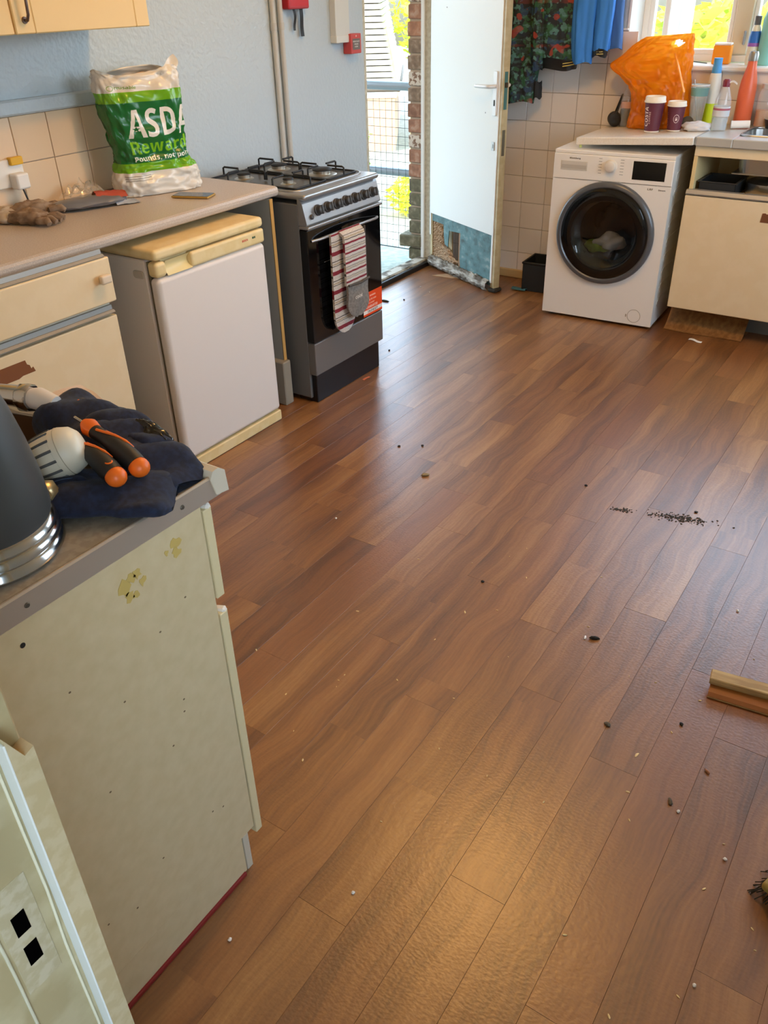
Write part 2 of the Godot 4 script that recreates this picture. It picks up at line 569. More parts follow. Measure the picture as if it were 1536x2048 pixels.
func room() -> void:
	# floor: a slab, and on it one plank after another, 114 mm wide and 1.03 m long
	var fl := obj("floor", G().bb(-2.97, 0.95, -0.14, -0.006, -4.98, 2.0), mat(rgb(110, 82, 56), 0.6))
	struct(fl, "brown wood effect plank floor of the kitchen", "floor")
	var tex := plank_textures()
	var nim := Image.create(128, 1024, false, Image.FORMAT_RGBA8)
	var na := noise(41, 0.06, 3); var nb := noise(42, 0.02, 2)
	for y in 1024:
		for x in 128:
			var v := clampf(0.5 + 0.22 * na.get_noise_2d(x * 1.3, y * 1.9) + 0.16 * nb.get_noise_2d(x * 0.9, y * 0.9), 0.05, 0.95)
			nim.set_pixel(x, y, Color(v, v, v))
	nim.bump_map_to_normal_map(2.0)
	var ntex := pic(nim)
	var pm := []
	for k in 8:
		for j in 2:
			var m := mat([Color(1, 1, 1), Color(0.93, 0.90, 0.87)][j], 0.34, 0.0, 0.70)
			m.albedo_texture = tex[k]
			m.normal_enabled = true; m.normal_texture = ntex; m.normal_scale = 0.36
			m.clearcoat_enabled = true; m.clearcoat = 0.35; m.clearcoat_roughness = 0.5
			pm.append(m)
	var ends := {0: -3.924, 1: -2.295, 2: -1.761, 3: -2.21, 4: -1.946, 5: -1.391, 6: -1.831, 7: -1.243, 8: -2.04, 9: -1.463, 10: -0.82, 11: -1.311, 12: -0.715, 13: -1.5, 14: -0.925, 15: -1.375, 16: -0.772, 17: -1.593, 18: -1.002}
	var x0 := [-2.054, -1.948, -1.848, -1.736, -1.627, -1.512, -1.405, -1.290, -1.180, -1.066, -0.957, -0.846, -0.727, -0.608, -0.490, -0.366, -0.248, -0.134, -0.012, 0.109]
	for row in range(-7, 26):
		var xa: float = x0[row] if row >= 0 and row < 20 else (-2.054 + row * 0.1125 if row < 0 else 0.109 + (row - 19) * 0.114)
		var xb: float = x0[row + 1] if row >= -1 and row < 19 else (-2.054 + (row + 1) * 0.1125 if row < 0 else 0.109 + (row - 18) * 0.114)
		if row == -1: xb = x0[0]
		xa = maxf(xa, -2.80); xb = minf(xb, 0.70)
		if xb - xa < 0.01: continue
		var e: float = ends.get(row, -0.3 - fposmod(row * 0.37 + 0.2, 1.0) * 1.03)
		var z := e + ceilf((0.2 - e) / 1.03) * 1.03
		while z > -4.74:
			var za := minf(z, 0.0 if xa > -0.5 and xb < 0.5 else -0.06)
			var zb := maxf(z - 1.03, -4.74)
			z -= 1.03
			if za - zb < 0.02: continue
			var g := G()
			var b := 0.0003
			var X0 := xa + 0.0002; var X1 := xb - 0.0002; var Z0 := zb + 0.0002; var Z1 := za - 0.0002
			var uo := rng.randf() * 0.2; var vo := rng.randf() * 0.4
			var fl_v := rng.randf() < 0.5
			var uv := func(px: float, pz: float):
				var v: float = (za - pz) / 1.03
				return Vector2(uo + (px - xa) / (xb - xa) * 0.8, vo + (1.0 - v if fl_v else v))
			var T := [Vector3(X0 + b, 0, Z0 + b), Vector3(X1 - b, 0, Z0 + b), Vector3(X1 - b, 0, Z1 - b), Vector3(X0 + b, 0, Z1 - b)]
			var B := [Vector3(X0, -b, Z0), Vector3(X1, -b, Z0), Vector3(X1, -b, Z1), Vector3(X0, -b, Z1)]
			var D := [Vector3(X0, -0.006, Z0), Vector3(X1, -0.006, Z0), Vector3(X1, -0.006, Z1), Vector3(X0, -0.006, Z1)]
			g.poly(T, Vector3.UP, T.map(func(p): return uv.call(p.x, p.z)))
			for i in 4:
				var j := (i + 1) % 4
				var o: Vector3 = (B[i] + B[j]) / 2 - Vector3((X0 + X1) / 2, 0, (Z0 + Z1) / 2)
				var q1 := [T[i], T[j], B[j], B[i]]
				g.poly(q1, o.normalized() * 0.3 + Vector3.UP, q1.map(func(p): return uv.call(p.x, p.z)))
				var q2 := [B[i], B[j], D[j], D[i]]
				g.poly(q2, o, q2.map(func(p): return uv.call(p.x, p.z)))
			obj("plank", g, pm[rng.randi() % pm.size()], fl)
	# walls
	var wl := obj("wall_left", G().bb(-2.97, -2.80, -0.14, 3.0, -4.02, 2.0).bb(-2.97, -2.80, 2.03, 3.0, -4.98, -4.02), M.wall)
	struct(wl, "pale grey textured wall behind the cooker and worktop", "wall")
	var wb := obj("wall_back", G().bb(-2.865, -1.65, -0.14, 3.0, -4.98, -4.74).bb(-1.65, 0.40, -0.14, 1.168, -4.98, -4.74).bb(-1.65, 0.40, 2.32, 3.0, -4.98, -4.74).bb(0.40, 0.95, -0.14, 3.0, -4.98, -4.74), M.wall)
	struct(wb, "tiled back wall with the window over the sink", "wall")
	struct(obj("wall_right", G().bb(0.70, 0.95, -0.14, 0.95, -4.98, -0.19).bb(0.70, 0.95, 2.12, 3.0, -4.98, -0.19).bb(0.70, 0.95, 0.95, 2.12, -4.98, -3.8).bb(0.70, 0.95, 0.95, 2.12, -2.1, -0.19), M.wall), "plain wall on the right side of the kitchen", "wall")
	var w2 := thing("window_2", "white framed side window of the kitchen", "window", Vector3(0.9, 0.95, -2.95))
	struct(w2)
	for z in [-0.85, -0.02, 0.81]:
		obj("upright", G().bb(-0.03, 0.03, 0.0, 1.17, z, z + 0.04, 0.004), M.white_gloss, w2)
	for y in [0.0, 1.13]:
		obj("frame_rail", G().bb(-0.03, 0.03, y, y + 0.04, -0.85, 0.85, 0.004), M.white_gloss, w2)
	struct(obj("wall_near", G().bb(-2.80, -0.475, -0.14, 3.0, -0.195, -0.05).bb(0.475, 0.95, -0.14, 3.0, -0.195, -0.05).bb(-0.475, 0.475, 2.03, 3.0, -0.195, -0.05), M.plain_wall), "wall beside the inner doorway", "wall")
	struct(obj("ceiling", G().bb(-2.97, 0.95, 2.96, 3.08, -4.98, 2.0), M.ceiling), "white kitchen ceiling", "ceiling")
	# the hall behind the inner doorway, with a window at its end
	struct(obj("wall_hall", G().bb(-0.85, -0.75, -0.14, 3.0, -0.05, 2.0).bb(-0.85, 0.85, -0.14, 3.0, 1.9, 2.0).bb(0.75, 0.85, -0.14, 0.9, -0.05, 2.0).bb(0.75, 0.85, 2.1, 3.0, -0.05, 2.0).bb(0.75, 0.85, 0.9, 2.1, -0.05, 0.3).bb(0.75, 0.85, 0.9, 2.1, 1.6, 2.0), M.plain_wall), "walls of the hall behind the inner doorway", "wall")
	# tiles, each one its own piece, on recessed grout
	var tile := G().box(Vector3.ZERO, Vector3(0.1452, 0.1452, 0.008), 0.0016).mesh()
	var cols := []
	for k in range(-5, 12): cols.append(-2.186 + 0.1475 * k)
	obj("grout", G().bb(-2.80, -1.652, 0.0, 1.338, -4.745, -4.735).bb(-1.652, -0.35, 0.8, 1.166, -4.745, -4.735), M.grout, wb)
	for c in cols.size():
		for r in 10:
			var x: float = cols[c] + 0.07375; var y := 0.0075 + 0.1475 * r + 0.07375 - 0.1475
			if y < 0.0 or x < -2.80 + 0.01 or y > 1.34: continue
			if x > -1.74 and y < 0.78: continue
			if x > -1.66 and y > 1.12: continue
			var sx := 1.0; var sy := 1.0
			var t := obj("tile", tile, M.tiles_back[rng.randi() % 3], wb, Vector3(x, y, -4.733))
			if x - 0.074 < -2.80:
				sx = (x + 0.073 + 2.80) / 0.146; t.position.x = -2.80 + sx * 0.073
			t.scale = Vector3(sx, sy, 1)
	obj("tile_trim", G().bb(-2.80, -1.65, 1.338, 1.348, -4.745, -4.722, 0.003), M.white_gloss, wb)
	var bs := obj("baseboard_back", G().bb(-2.80, -1.2, 0.0, 0.05, -4.74, -4.715, 0.004), mat(rgb(196, 168, 116), 0.5))
	struct(bs, "yellowed wooden skirting under the tiled wall", "skirting")
	# left splashback
	obj("grout", G().bb(-2.805, -2.795, 0.905, 1.214, -2.36, -0.25), M.grout, wl)
	var tside := G().box(Vector3.ZERO, Vector3(0.008, 0.1475, 0.1475), 0.0016).mesh()
	for c in 15:
		for r in 2:
			var zc := -2.02 + 0.15 * (c - 2) - 0.075
			if zc > -0.4 or zc < -2.36 + 0.06: continue
			obj("tile", tside, M.tiles[rng.randi() % 3], wl, Vector3(-2.792, 0.9875 + 0.15 * r, zc))
	obj("ledge", G().bb(-2.80, -2.772, 1.214, 1.262, -2.37, -0.25, 0.006), M.wall, wl)
	# window
	var wd := thing("window_1", "white framed window above the kitchen sink", "window", Vector3(-0.975, 1.19, -4.95))
	struct(wd)
	var o := -wd.position
	var wg: Material = M.white_gloss
	var fr := G()
	fr.bb(-1.65, 0.40, 1.19, 1.225, -4.985, -4.925, 0.004).bb(-1.65, 0.40, 2.28, 2.32, -4.985, -4.925, 0.004).bb(-1.65, -1.615, 1.19, 2.32, -4.985, -4.925, 0.004).bb(0.365, 0.40, 1.19, 2.32, -4.985, -4.925, 0.004)
	obj("outer_frame", fr, wg, wd, o)
	obj("mullion", G().bb(-1.186, -1.098, 1.225, 2.28, -4.985, -4.915, 0.006), mat(rgb(216, 206, 180), 0.4), wd, o)
	obj("glazing_bar", G().bb(-1.542, -1.512, 1.225, 2.28, -4.975, -4.93, 0.004), wg, wd, o)
	for s in [[-1.615, -1.186], [-1.098, 0.365]]:
		var f2 := G()
		f2.bb(s[0], s[0] + 0.022, 1.225, 2.28, -4.97, -4.925, 0.003).bb(s[1] - 0.022, s[1], 1.225, 2.28, -4.97, -4.925, 0.003).bb(s[0], s[1], 1.225, 1.247, -4.97, -4.925, 0.003).bb(s[0], s[1], 2.258, 2.28, -4.97, -4.925, 0.003)
		obj("casement", f2, wg, wd, o)
	var glass := mat(Color(1, 1, 1, 0.04), 0.02)
	glass.transparency = BaseMaterial3D.TRANSPARENCY_ALPHA
	M.glass = glass
	obj("pane", G().bb(-1.593, -1.542, 1.247, 2.258, -4.952, -4.948), glass, wd, o)
	obj("pane", G().bb(-1.512, -1.208, 1.247, 2.258, -4.952, -4.948), glass, wd, o)
	obj("pane", G().bb(-1.076, 0.343, 1.247, 2.258, -4.952, -4.948), glass, wd, o)
	obj("sill", G().bb(-1.66, 0.41, 1.166, 1.19, -4.93, -4.705, 0.006), wg, wd, o)
	obj("reveal_board", G().bb(-1.662, -1.648, 1.19, 2.32, -4.93, -4.735, 0.002), wg, wd, o)
	obj("latch", G().bb(-1.125, -1.115, 1.27, 1.33, -4.915, -4.895, 0.003), M.alu, wd, o)
	# ceiling lamp: rose, flex, bulb; its warm light throws the sharp shadows on the splashback and drawers
	var lp := thing("pendant_lamp", "bare warm bulb hanging from the kitchen ceiling", "lamp", Vector3(-1.16, 2.96, -2.58))
	obj("ceiling_rose", G().lathe([Vector2(0, -0.03), Vector2(0.04, -0.025), Vector2(0.045, 0.0)], 20), M.white_plastic, lp)
	obj("flex", G().tube([Vector3(0, -0.02, 0), Vector3(0, -0.16, 0)], 0.003, 6), M.white_plastic, lp)
	obj("lamp_holder", G().lathe([Vector2(0, -0.215), Vector2(0.017, -0.21), Vector2(0.017, -0.17), Vector2(0.01, -0.15)], 16), M.white_plastic, lp)
	var bm := mat(rgb(255, 220, 160), 0.4)
	bm.emission_enabled = true; bm.emission = Color(1.0, 0.75, 0.42); bm.emission_energy_multiplier = 4.0
	obj("bulb", G().lathe([Vector2(0, -0.33), Vector2(0.028, -0.323), Vector2(0.044, -0.30), Vector2(0.047, -0.28), Vector2(0.04, -0.25), Vector2(0.016, -0.215)], 20), bm, lp)
	var li := OmniLight3D.new()
	li.name = "lamp_light"
	li.light_color = Color(1.0, 0.75, 0.42)
	li.light_energy = LAMP
	li.light_size = 0.045
	li.omni_range = 12.0
	li.omni_attenuation = 2.0
	li.shadow_enabled = true
	li.position = Vector3(0, -0.28, 0)
	lp.add_child(li)

func door_and_entry() -> void:
	# brick pier of the outer leaf, beside the door frame: one course after another
	var wl := get_node("wall_left")
	obj("mortar", G().bb(-2.958, -2.865, -0.14, 2.03, -4.98, -4.727), mat(rgb(190, 172, 150), 0.9), wl)
	var bms := []
	for c in [rgb(166, 122, 98), rgb(150, 110, 88), rgb(140, 118, 98), rgb(176, 126, 98), rgb(130, 118, 98), rgb(112, 108, 86)]:
		var m := mat(Color.WHITE, 0.9)
		var c2: Color = c.lerp(rgb(200, 190, 172), 0.45)
		m.albedo_texture = noise_tex(noise(bms.size() + 60, 0.012, 4), [[0.2, c * 0.86], [0.6, c], [0.92, c2]], 256)
		bms.append(tri_mat(m, 5.0))
	var flaky := mat(Color.WHITE, 0.9)
	flaky.albedo_texture = noise_tex(noise(71, 0.012, 4), [[0.34, rgb(130, 102, 84)], [0.46, rgb(206, 194, 178)]], 256)
	tri_mat(flaky, 8.0)
	for r in 24:
		var y := 0.015 + r * 0.086
		var dx := rng.randf_range(-0.005, 0.004)
		var g := G()
		if r == 1:
			g.box(Vector3(-2.952, y + 0.038, -4.755), Vector3(0.155, 0.074, 0.14), 0.006, Basis(Vector3.UP, deg_to_rad(8)))
		else:
			g.box(Vector3(-2.915 + dx, y + 0.0375, -4.76), Vector3(0.106, 0.074, 0.09), 0.005, Basis(Vector3.FORWARD, rng.randf_range(-0.02, 0.02)))
		var low := r < 6
		obj("brick", g, flaky if r in [8, 12, 17] else (bms[5] if low else bms[rng.randi() % 5]), wl)
	# door frame and threshold
	var jm := speckled(rgb(206, 202, 184), rgb(190, 184, 164), 0.5, 3.0, 22)
	var tr := obj("trim_1", G().bb(-2.868, -2.80, 0.02, 2.03, -4.755, -4.716, 0.004).bb(-2.868, -2.80, 1.995, 2.03, -4.716, -4.02, 0.004).bb(-2.868, -2.80, 0.0, 2.03, -4.045, -4.018, 0.004), jm)
	struct(tr, "worn cream frame of the outer door", "door frame")
	obj("door_stop", G().bb(-2.868, -2.845, 0.03, 1.995, -4.716, -4.70, 0.003), M.white_gloss, tr)
	var wm := mat(Color.WHITE, 0.85)
	wm.albedo_texture = noise_tex(noise(23, 0.010, 5), [[0.34, rgb(92, 84, 72)], [0.48, rgb(140, 133, 118)], [0.62, rgb(190, 186, 174)]], 512)
	wm.uv1_triplanar = true; wm.uv1_world_triplanar = true; wm.uv1_scale = Vector3(1.6, 6.0, 1.2)
	M.weathered = wm
	var th := obj("trim_2", G().bb(-2.90, -2.815, -0.02, 0.042, -4.74, -4.0, 0.008), wm)
	struct(th, "weathered wooden threshold of the outer doorway with a black inner edge", "threshold")
	obj("rubber_strip", G().bb(-2.815, -2.795, -0.005, 0.030, -4.70, -4.0, 0.004), M.black, th)
	# the open door
	var d := thing("door_1", "white flush outer door standing open with rotten green painted bottom", "door", Vector3(-2.795, 0, -4.695), -26.2)
	struct(d)
	var edge: Material = M.cream_gloss
	obj("leaf_core", G().bb(0.0, 0.69, 0.33, 2.0, -0.044, -0.004, 0.002).bb(0.0, 0.20, 0.02, 0.33, -0.044, -0.036).bb(0.31, 0.69, 0.02, 0.33, -0.044, -0.036).bb(0.20, 0.31, 0.27, 0.33, -0.044, -0.036).bb(0.20, 0.31, 0.02, 0.06, -0.044, -0.036).bb(0.655, 0.69, 0.0, 0.33, -0.036, -0.004, 0.001).bb(0.0, 0.022, 0.02, 0.33, -0.036, -0.004), edge, d)
	obj("facing_sheet", G().extr([Vector2(0.012, 0.335), Vector2(0.668, 0.325), Vector2(0.668, 2.0), Vector2(0.012, 2.0)], 0.005, Transform3D(Basis.IDENTITY, Vector3(0, 0, -0.004))).bb(0.655, 0.668, 0.05, 0.33, -0.004, 0.001).bb(0.0, 0.012, 0.2, 2.0, -0.004, 0.001), M.white_gloss, d)
	var teal := mat(Color.WHITE, 0.6)
	teal.albedo_texture = noise_tex(noise(25, 0.008, 4), [[0.2, rgb(62, 84, 84)], [0.36, rgb(78, 114, 116)], [0.7, rgb(86, 126, 128)], [0.86, rgb(128, 150, 148)]], 512)
	tri_mat(teal, 3.0)
	var tp := G()
	var tx := Transform3D(Basis.IDENTITY, Vector3(0, 0, -0.010))
	tp.extr([Vector2(0.022, 0.332), Vector2(0.655, 0.326), Vector2(0.655, 0.285), Vector2(0.022, 0.29)], 0.006, tx)
	tp.extr([Vector2(0.15, 0.29), Vector2(0.215, 0.29), Vector2(0.20, 0.16), Vector2(0.165, 0.17), Vector2(0.155, 0.22)], 0.006, tx)
	tp.extr([Vector2(0.335, 0.287), Vector2(0.655, 0.286), Vector2(0.655, 0.03), Vector2(0.53, 0.035), Vector2(0.49, 0.05), Vector2(0.345, 0.04), Vector2(0.33, 0.12)], 0.006, tx)
	tp.extr([Vector2(0.215, 0.288), Vector2(0.336, 0.288), Vector2(0.336, 0.272), Vector2(0.215, 0.262)], 0.006, tx)
	obj("lower_panel", tp, teal, d)
	obj("hole_lining", G().bb(0.31, 0.34, 0.03, 0.28, -0.044, -0.011), mat(rgb(150, 112, 80), 0.8), d)
	var chip := mat(Color.WHITE, 0.95)
	chip.albedo_texture = noise_tex(noise(27, 0.09, 3), [[0.3, rgb(128, 94, 66)], [0.5, rgb(186, 152, 116)], [0.7, rgb(214, 192, 160)]], 256)
	tri_mat(chip, 7.0)
	var cn := noise(28, 75.0, 3)
	obj("bare_chipboard", G().grid(50, 80, func(u: float, v: float):
		var y: float = 0.30 - 0.26 * v
		var w: float = 0.12 + 0.13 * smoothstep(0.45, 0.9, v) + 0.012 * sin(v * 31.0)
		var x: float = 0.024 + w * u
		return Vector3(x, y, -0.012 + 0.010 * cn.get_noise_2d(x, y) + 0.006 * cn.get_noise_2d(x * 2.7, y * 2.7) - 0.016 * smoothstep(0.85, 1.0, u)), true), chip, d)
	var wn := noise(29, 9.0, 4)
	obj("weather_board", G().grid(90, 24, func(u: float, v: float):
		var a: float = PI * (0.62 - 1.15 * v)
		var x: float = 0.02 + 0.63 * u
		var r: float = 0.028 + 0.010 * wn.get_noise_2d(x * 2.0, v * 1.4) + 0.006 * wn.get_noise_2d(x * 4.0, v * 5.0)
		return Vector3(x, 0.042 - 0.010 * u + r * 1.1 * sin(a), 0.004 + r * cos(a)), true), M.weathered, d)
	obj("rotten_corner", G().box(Vector3(0.68, 0.012, -0.02), Vector3(0.06, 0.02, 0.07), 0.006, Basis(Vector3.UP, 0.3)), mat(rgb(46, 42, 36), 0.9), d)
	# lock pieces on the free edge
	var tealp := mat(rgb(62, 110, 108), 0.6)
	obj("lock_plate", G().bb(0.6885, 0.6915, 0.985, 1.165, -0.033, -0.012, 0.0008), tealp, d)
	obj("latch", G().bb(0.690, 0.700, 1.09, 1.115, -0.03, -0.014, 0.002), mat(rgb(70, 62, 50), 0.5, 0.5), d)
	obj("deadlock_plate", G().bb(0.6885, 0.6915, 0.755, 0.885, -0.032, -0.013, 0.0008), mat(rgb(104, 98, 82), 0.5, 0.4), d)
	# handles
	var hm := mat(rgb(225, 226, 226), 0.3, 0.15)
	for s in [0, 1]:
		var h := Node3D.new()
		h.name = "handle"
		d.add_child(h, true)
		h.position = Vector3(0.636, 1.06, 0.001 if s == 0 else -0.044)
		if s == 1: h.rotation.y = PI
		obj("backplate", G().extr(rrect(0.034, 0.215, 0.008), 0.008, Transform3D.IDENTITY, 0.002), hm, h)
		var q := -1.0 if s == 0 else 1.0
		obj("lever", G().tube([Vector3(0, 0.035, 0.004), Vector3(0, 0.035, 0.04), Vector3(q * 0.012, 0.035, 0.05), Vector3(q * 0.06, 0.034, 0.052), Vector3(q * 0.118, 0.032, 0.05)], [0.010, 0.010, 0.010, 0.0095, 0.0085], 12), hm, h)
		obj("keyhole", G().extr(rrect(0.010, 0.030, 0.004), 0.002, Transform3D(Basis.IDENTITY, Vector3(0, -0.045, 0.0075))), M.dark, h)
	obj("escutcheon", G().extr(rrect(0.024, 0.044, 0.004), 0.004, Transform3D(Basis.IDENTITY, Vector3(0.632, 0.80, 0.001))).extr(rrect(0.008, 0.02, 0.003), 0.005, Transform3D(Basis.IDENTITY, Vector3(0.632, 0.80, 0.002))), mat(rgb(160, 160, 158), 0.35, 0.8), d)
	for p in [Vector2(0.16, 1.45), Vector2(0.55, 0.96), Vector2(0.33, 1.78)]:
		obj("nail_hole", G().extr(ellipse(0.0028, 0.0038, 8), 0.0006, Transform3D(Basis.IDENTITY, Vector3(p.x, p.y, 0.0008))), M.dark, d)
	# torn bit of vinyl on the floor below the door
	tag(obj("vinyl_scrap", G().extr([Vector2(0, 0), Vector2(0.14, 0.01), Vector2(0.20, 0.05), Vector2(0.07, 0.09)], 0.003, Transform3D(Basis(Vector3.RIGHT, -PI / 2), Vector3(-2.66, 0.0005, -4.50)), 0.001), mat(rgb(176, 140, 104), 0.6)), "torn brown vinyl scrap lying under the open door", "scrap")
	# lining of the inner doorway beside the camera: full-height lining, and a stop whose upper end is broken off
	var ln := obj("trim_3", G().bb(-0.475, -0.46, 0.0, 2.03, -0.1965, -0.04, 0.0015).bb(0.46, 0.475, 0.0, 2.03, -0.1965, -0.04, 0.0015).bb(-0.475, 0.475, 2.015, 2.03, -0.1965, -0.04, 0.0015), M.cream_gloss)
	struct(ln, "cream lining of the inner doorway with two square latch holes", "door frame")
	obj("door_stop", G().extr([Vector2(-0.1965, 0.0), Vector2(-0.178, 0.0), Vector2(-0.178, 1.13), Vector2(-0.1885, 1.105), Vector2(-0.1965, 1.108)], 0.015, Transform3D(Basis(Vector3(0, 0, 1), Vector3(0, 1, 0), Vector3(-1, 0, 0)), Vector3(-0.445, 0, 0))), speckled(rgb(198, 178, 136), rgb(208, 190, 152), 0.5, 4.0, 31), ln)
	obj("white_edge", G().bb(-0.46, -0.4447, 0.0, 1.125, -0.1782, -0.1765, 0.0005), mat(rgb(240, 242, 238), 0.35), ln)
	obj("paint_ridge", G().tube([Vector3(-0.46, 0.0, -0.174), Vector3(-0.459, 0.5, -0.1735), Vector3(-0.4592, 0.88, -0.1715), Vector3(-0.4588, 0.95, -0.1735), Vector3(-0.46, 1.3, -0.1725)], 0.0013, 6), mat(rgb(234, 226, 196), 0.4), ln)
	obj("strike_plate", G().bb(-0.4602, -0.4594, 0.86, 0.99, -0.163, -0.131, 0.0003), speckled(rgb(188, 174, 138), rgb(202, 190, 160), 0.45, 6.0, 33), ln)
	for y in [0.943, 0.903]:
		obj("latch_hole", G().bb(-0.4598, -0.4591, y - 0.0125, y + 0.0125, -0.1525, -0.1405), mat(rgb(4, 3, 3), 0.95, 0.0, 0.05), ln)
	obj("paint_ridge", G().tube([Vector3(-0.46, 0.3, -0.128), Vector3(-0.4588, 0.7, -0.1255), Vector3(-0.4592, 0.9, -0.127), Vector3(-0.4588, 1.1, -0.1245), Vector3(-0.46, 1.4, -0.126)], 0.0014, 6), mat(rgb(214, 208, 180), 0.4), ln)

# ---------------------------------------------------------------- outside the door and window
func leaves(c: Vector3, r: Vector3, n: int, size: float, sd: int, shellness := 0.5) -> Geo:
	var g := G()
	var q := RandomNumberGenerator.new()
	q.seed = sd
	var nz := noise(sd, 0.9 / maxf(r.x, 0.2), 3)
	for k in n:
		var d := Vector3(q.randfn(), q.randfn(), q.randfn()).normalized()
		var rad := lerpf(pow(q.randf(), 0.33), 1.0, shellness * q.randf()) * (0.82 + 0.35 * nz.get_noise_3d(d.x * r.x, d.y * r.y, d.z * r.z))
		var p := c + d * r * rad
		var a := Vector3(q.randfn(), q.randfn() * 0.6, q.randfn()).normalized()
		var b := a.cross(Vector3(q.randfn(), q.randfn(), q.randfn())).normalized()
		var s := size * q.randf_range(0.6, 1.3)
		g.poly([p - a * s, p + b * s * 0.45, p + a * s, p - b * s * 0.45])
	return g

func outside() -> void:
	var leaf := mat(rgb(196, 208, 66), 0.6)
	leaf.backlight_enabled = true; leaf.backlight = rgb(170, 180, 40)
	var leaf2 := mat(rgb(110, 150, 40), 0.6)
	leaf2.backlight_enabled = true; leaf2.backlight = rgb(90, 120, 20)
	var bark := mat(rgb(92, 76, 58), 0.9)
	var gr := obj("floor_ground", G().bb(-60, 60, -3.3, -3.0, -70, 60), speckled(rgb(128, 124, 110), rgb(142, 138, 124), 0.9, 0.4, 77))
	struct(gr, "pale sunlit ground outside the building", "ground")
	# the rest of the building: walls below the kitchen and its flat roof
	struct(obj("wall_outer", G().bb(-2.96, 0.95, -3.0, -0.16, -4.97, 2.0).bb(-3.0, 1.0, 3.09, 3.2, -5.0, 2.05).bb(-9.5, -2.98, -3.0, 2.75, -0.9, 4.0), mat(rgb(150, 112, 92), 0.9)), "brick walls and flat roof of the building", "wall")
	var la := obj("floor_landing", G().bb(-4.6, -2.90, -0.2, -0.03, -5.12, -1.5, 0.01), speckled(rgb(150, 160, 148), rgb(168, 176, 164), 0.85, 1.5, 78))
	struct(la, "pale concrete landing outside the open door", "landing")
	obj("post", G().bb(-4.5, -4.35, -3.0, -0.2, -5.05, -4.9).bb(-4.5, -4.35, -3.0, -0.2, -1.75, -1.6), M.plain_wall, la)
	# railing with wire mesh across the landing
	struct(obj("ceiling_canopy", G().bb(-5.5, -2.98, 2.38, 2.52, -5.6, -1.0, 0.01), M.plain_wall), "concrete walkway slab above the landing", "canopy")
	var galv := mat(rgb(150, 158, 162), 0.5, 0.6)
	var rl := thing("railing", "galvanised tube railing with wire mesh outside the open door", "railing", Vector3(-3.75, -0.03, -5.05))
	for y in [1.037, 0.512]:
		obj("rail", G().tube([Vector3(-0.8, y, 0), Vector3(0.76, y, 0)], 0.027, 14), galv, rl)
	for x in [-0.78, 0.72]:
		obj("post", G().tube([Vector3(x, 0, 0), Vector3(x, 1.04, 0)], 0.024, 12), galv, rl)
	var wm := G()
	var q := RandomNumberGenerator.new(); q.seed = 5
	for k in 31:
		var x := -0.76 + k * 0.049
		wm.tube([Vector3(x - 0.01, 0.01, 0.03), Vector3(x + q.randf_range(-0.006, 0.006), 0.35, 0.03), Vector3(x, 0.98, 0.03)], 0.0014, 4, false)
	for k in 19:
		var y := 0.012 + k * 0.052
		wm.tube([Vector3(-0.78, y, 0.031), Vector3(0, y + q.randf_range(-0.005, 0.005), 0.031), Vector3(0.74, y, 0.031)], 0.0014 if k > 0 else 0.004, 4, false)
	obj("wire_mesh", wm, mat(rgb(70, 72, 70), 0.6, 0.4), rl)
	# clad outbuilding with battered boards
	var hs := thing("outbuilding", "pale boarded outbuilding beyond the railing", "building", Vector3(-15.73, -3.0, -24.31), 31.6)
	var bm := [mat(rgb(214, 204, 176), 0.85), mat(rgb(206, 196, 168), 0.85)]
	obj("wall", G().bb(-9, -0.05, 0, 1.55, -9, -0.05), mat(rgb(176, 140, 112), 0.9), hs)
	obj("fascia", G().bb(-9, 0.0, 1.55, 1.72, -9, 0.0, 0.01), mat(rgb(236, 232, 220), 0.7), hs)
	obj("gutter", G().tube([Vector3(-9, 1.78, 0.1), Vector3(0.1, 1.78, 0.1), Vector3(0.1, 1.78, -9)], 0.05, 8), mat(rgb(96, 78, 60), 0.7), hs)
	obj("core", G().extr([Vector2(-9, 1.72), Vector2(-0.08, 1.72), Vector2(-0.85, 5.6), Vector2(-9, 5.6)], 8.0, Transform3D(Basis.IDENTITY, Vector3(0, 0, -8.9))), mat(rgb(70, 60, 48), 0.9), hs)
	for k in 22:
		var y := 1.80 + k * 0.165
		var i0 := 0.20 * (y - 1.8); var i1 := 0.20 * (y - 1.8 + 0.15)
		for f in 2:
			var A := [Vector3(-8.5, y, -i0), Vector3(-i0, y, -i0), Vector3(-i1, y + 0.130, -i1 - 0.03), Vector3(-8.5, y + 0.130, -i1 - 0.03)]
			if f == 1:
				A = [Vector3(-i0, y, -i0), Vector3(-i0, y, -8.5), Vector3(-i1 - 0.03, y + 0.130, -8.5), Vector3(-i1 - 0.03, y + 0.130, -i1)]
			var o := Vector3(0, 0.1, 1) if f == 0 else Vector3(1, 0.1, 0)
			var g := G()
			g.poly(A, o)
			var Bk := A.map(func(p): return p - o.normalized() * 0.05)
			for e in 4:
				g.poly([A[e], A[(e + 1) % 4], Bk[(e + 1) % 4], Bk[e]], (A[e] + A[(e + 1) % 4]) / 2 - (A[0] + A[2]) / 2)
			obj("board", g, bm[k % 2], hs)
	# low yellow store
	var sd := thing("yellow_store", "low yellow store with a white lid beyond the railing", "shed", Vector3(-10.6, -3.0, -18.9), 34.3)
	obj("body", G().bb(-1.0, 1.6, 0, 1.93, -1.2, 0.62, 0.03), speckled(rgb(222, 184, 44), rgb(230, 194, 60), 0.7, 1.0, 81), sd)
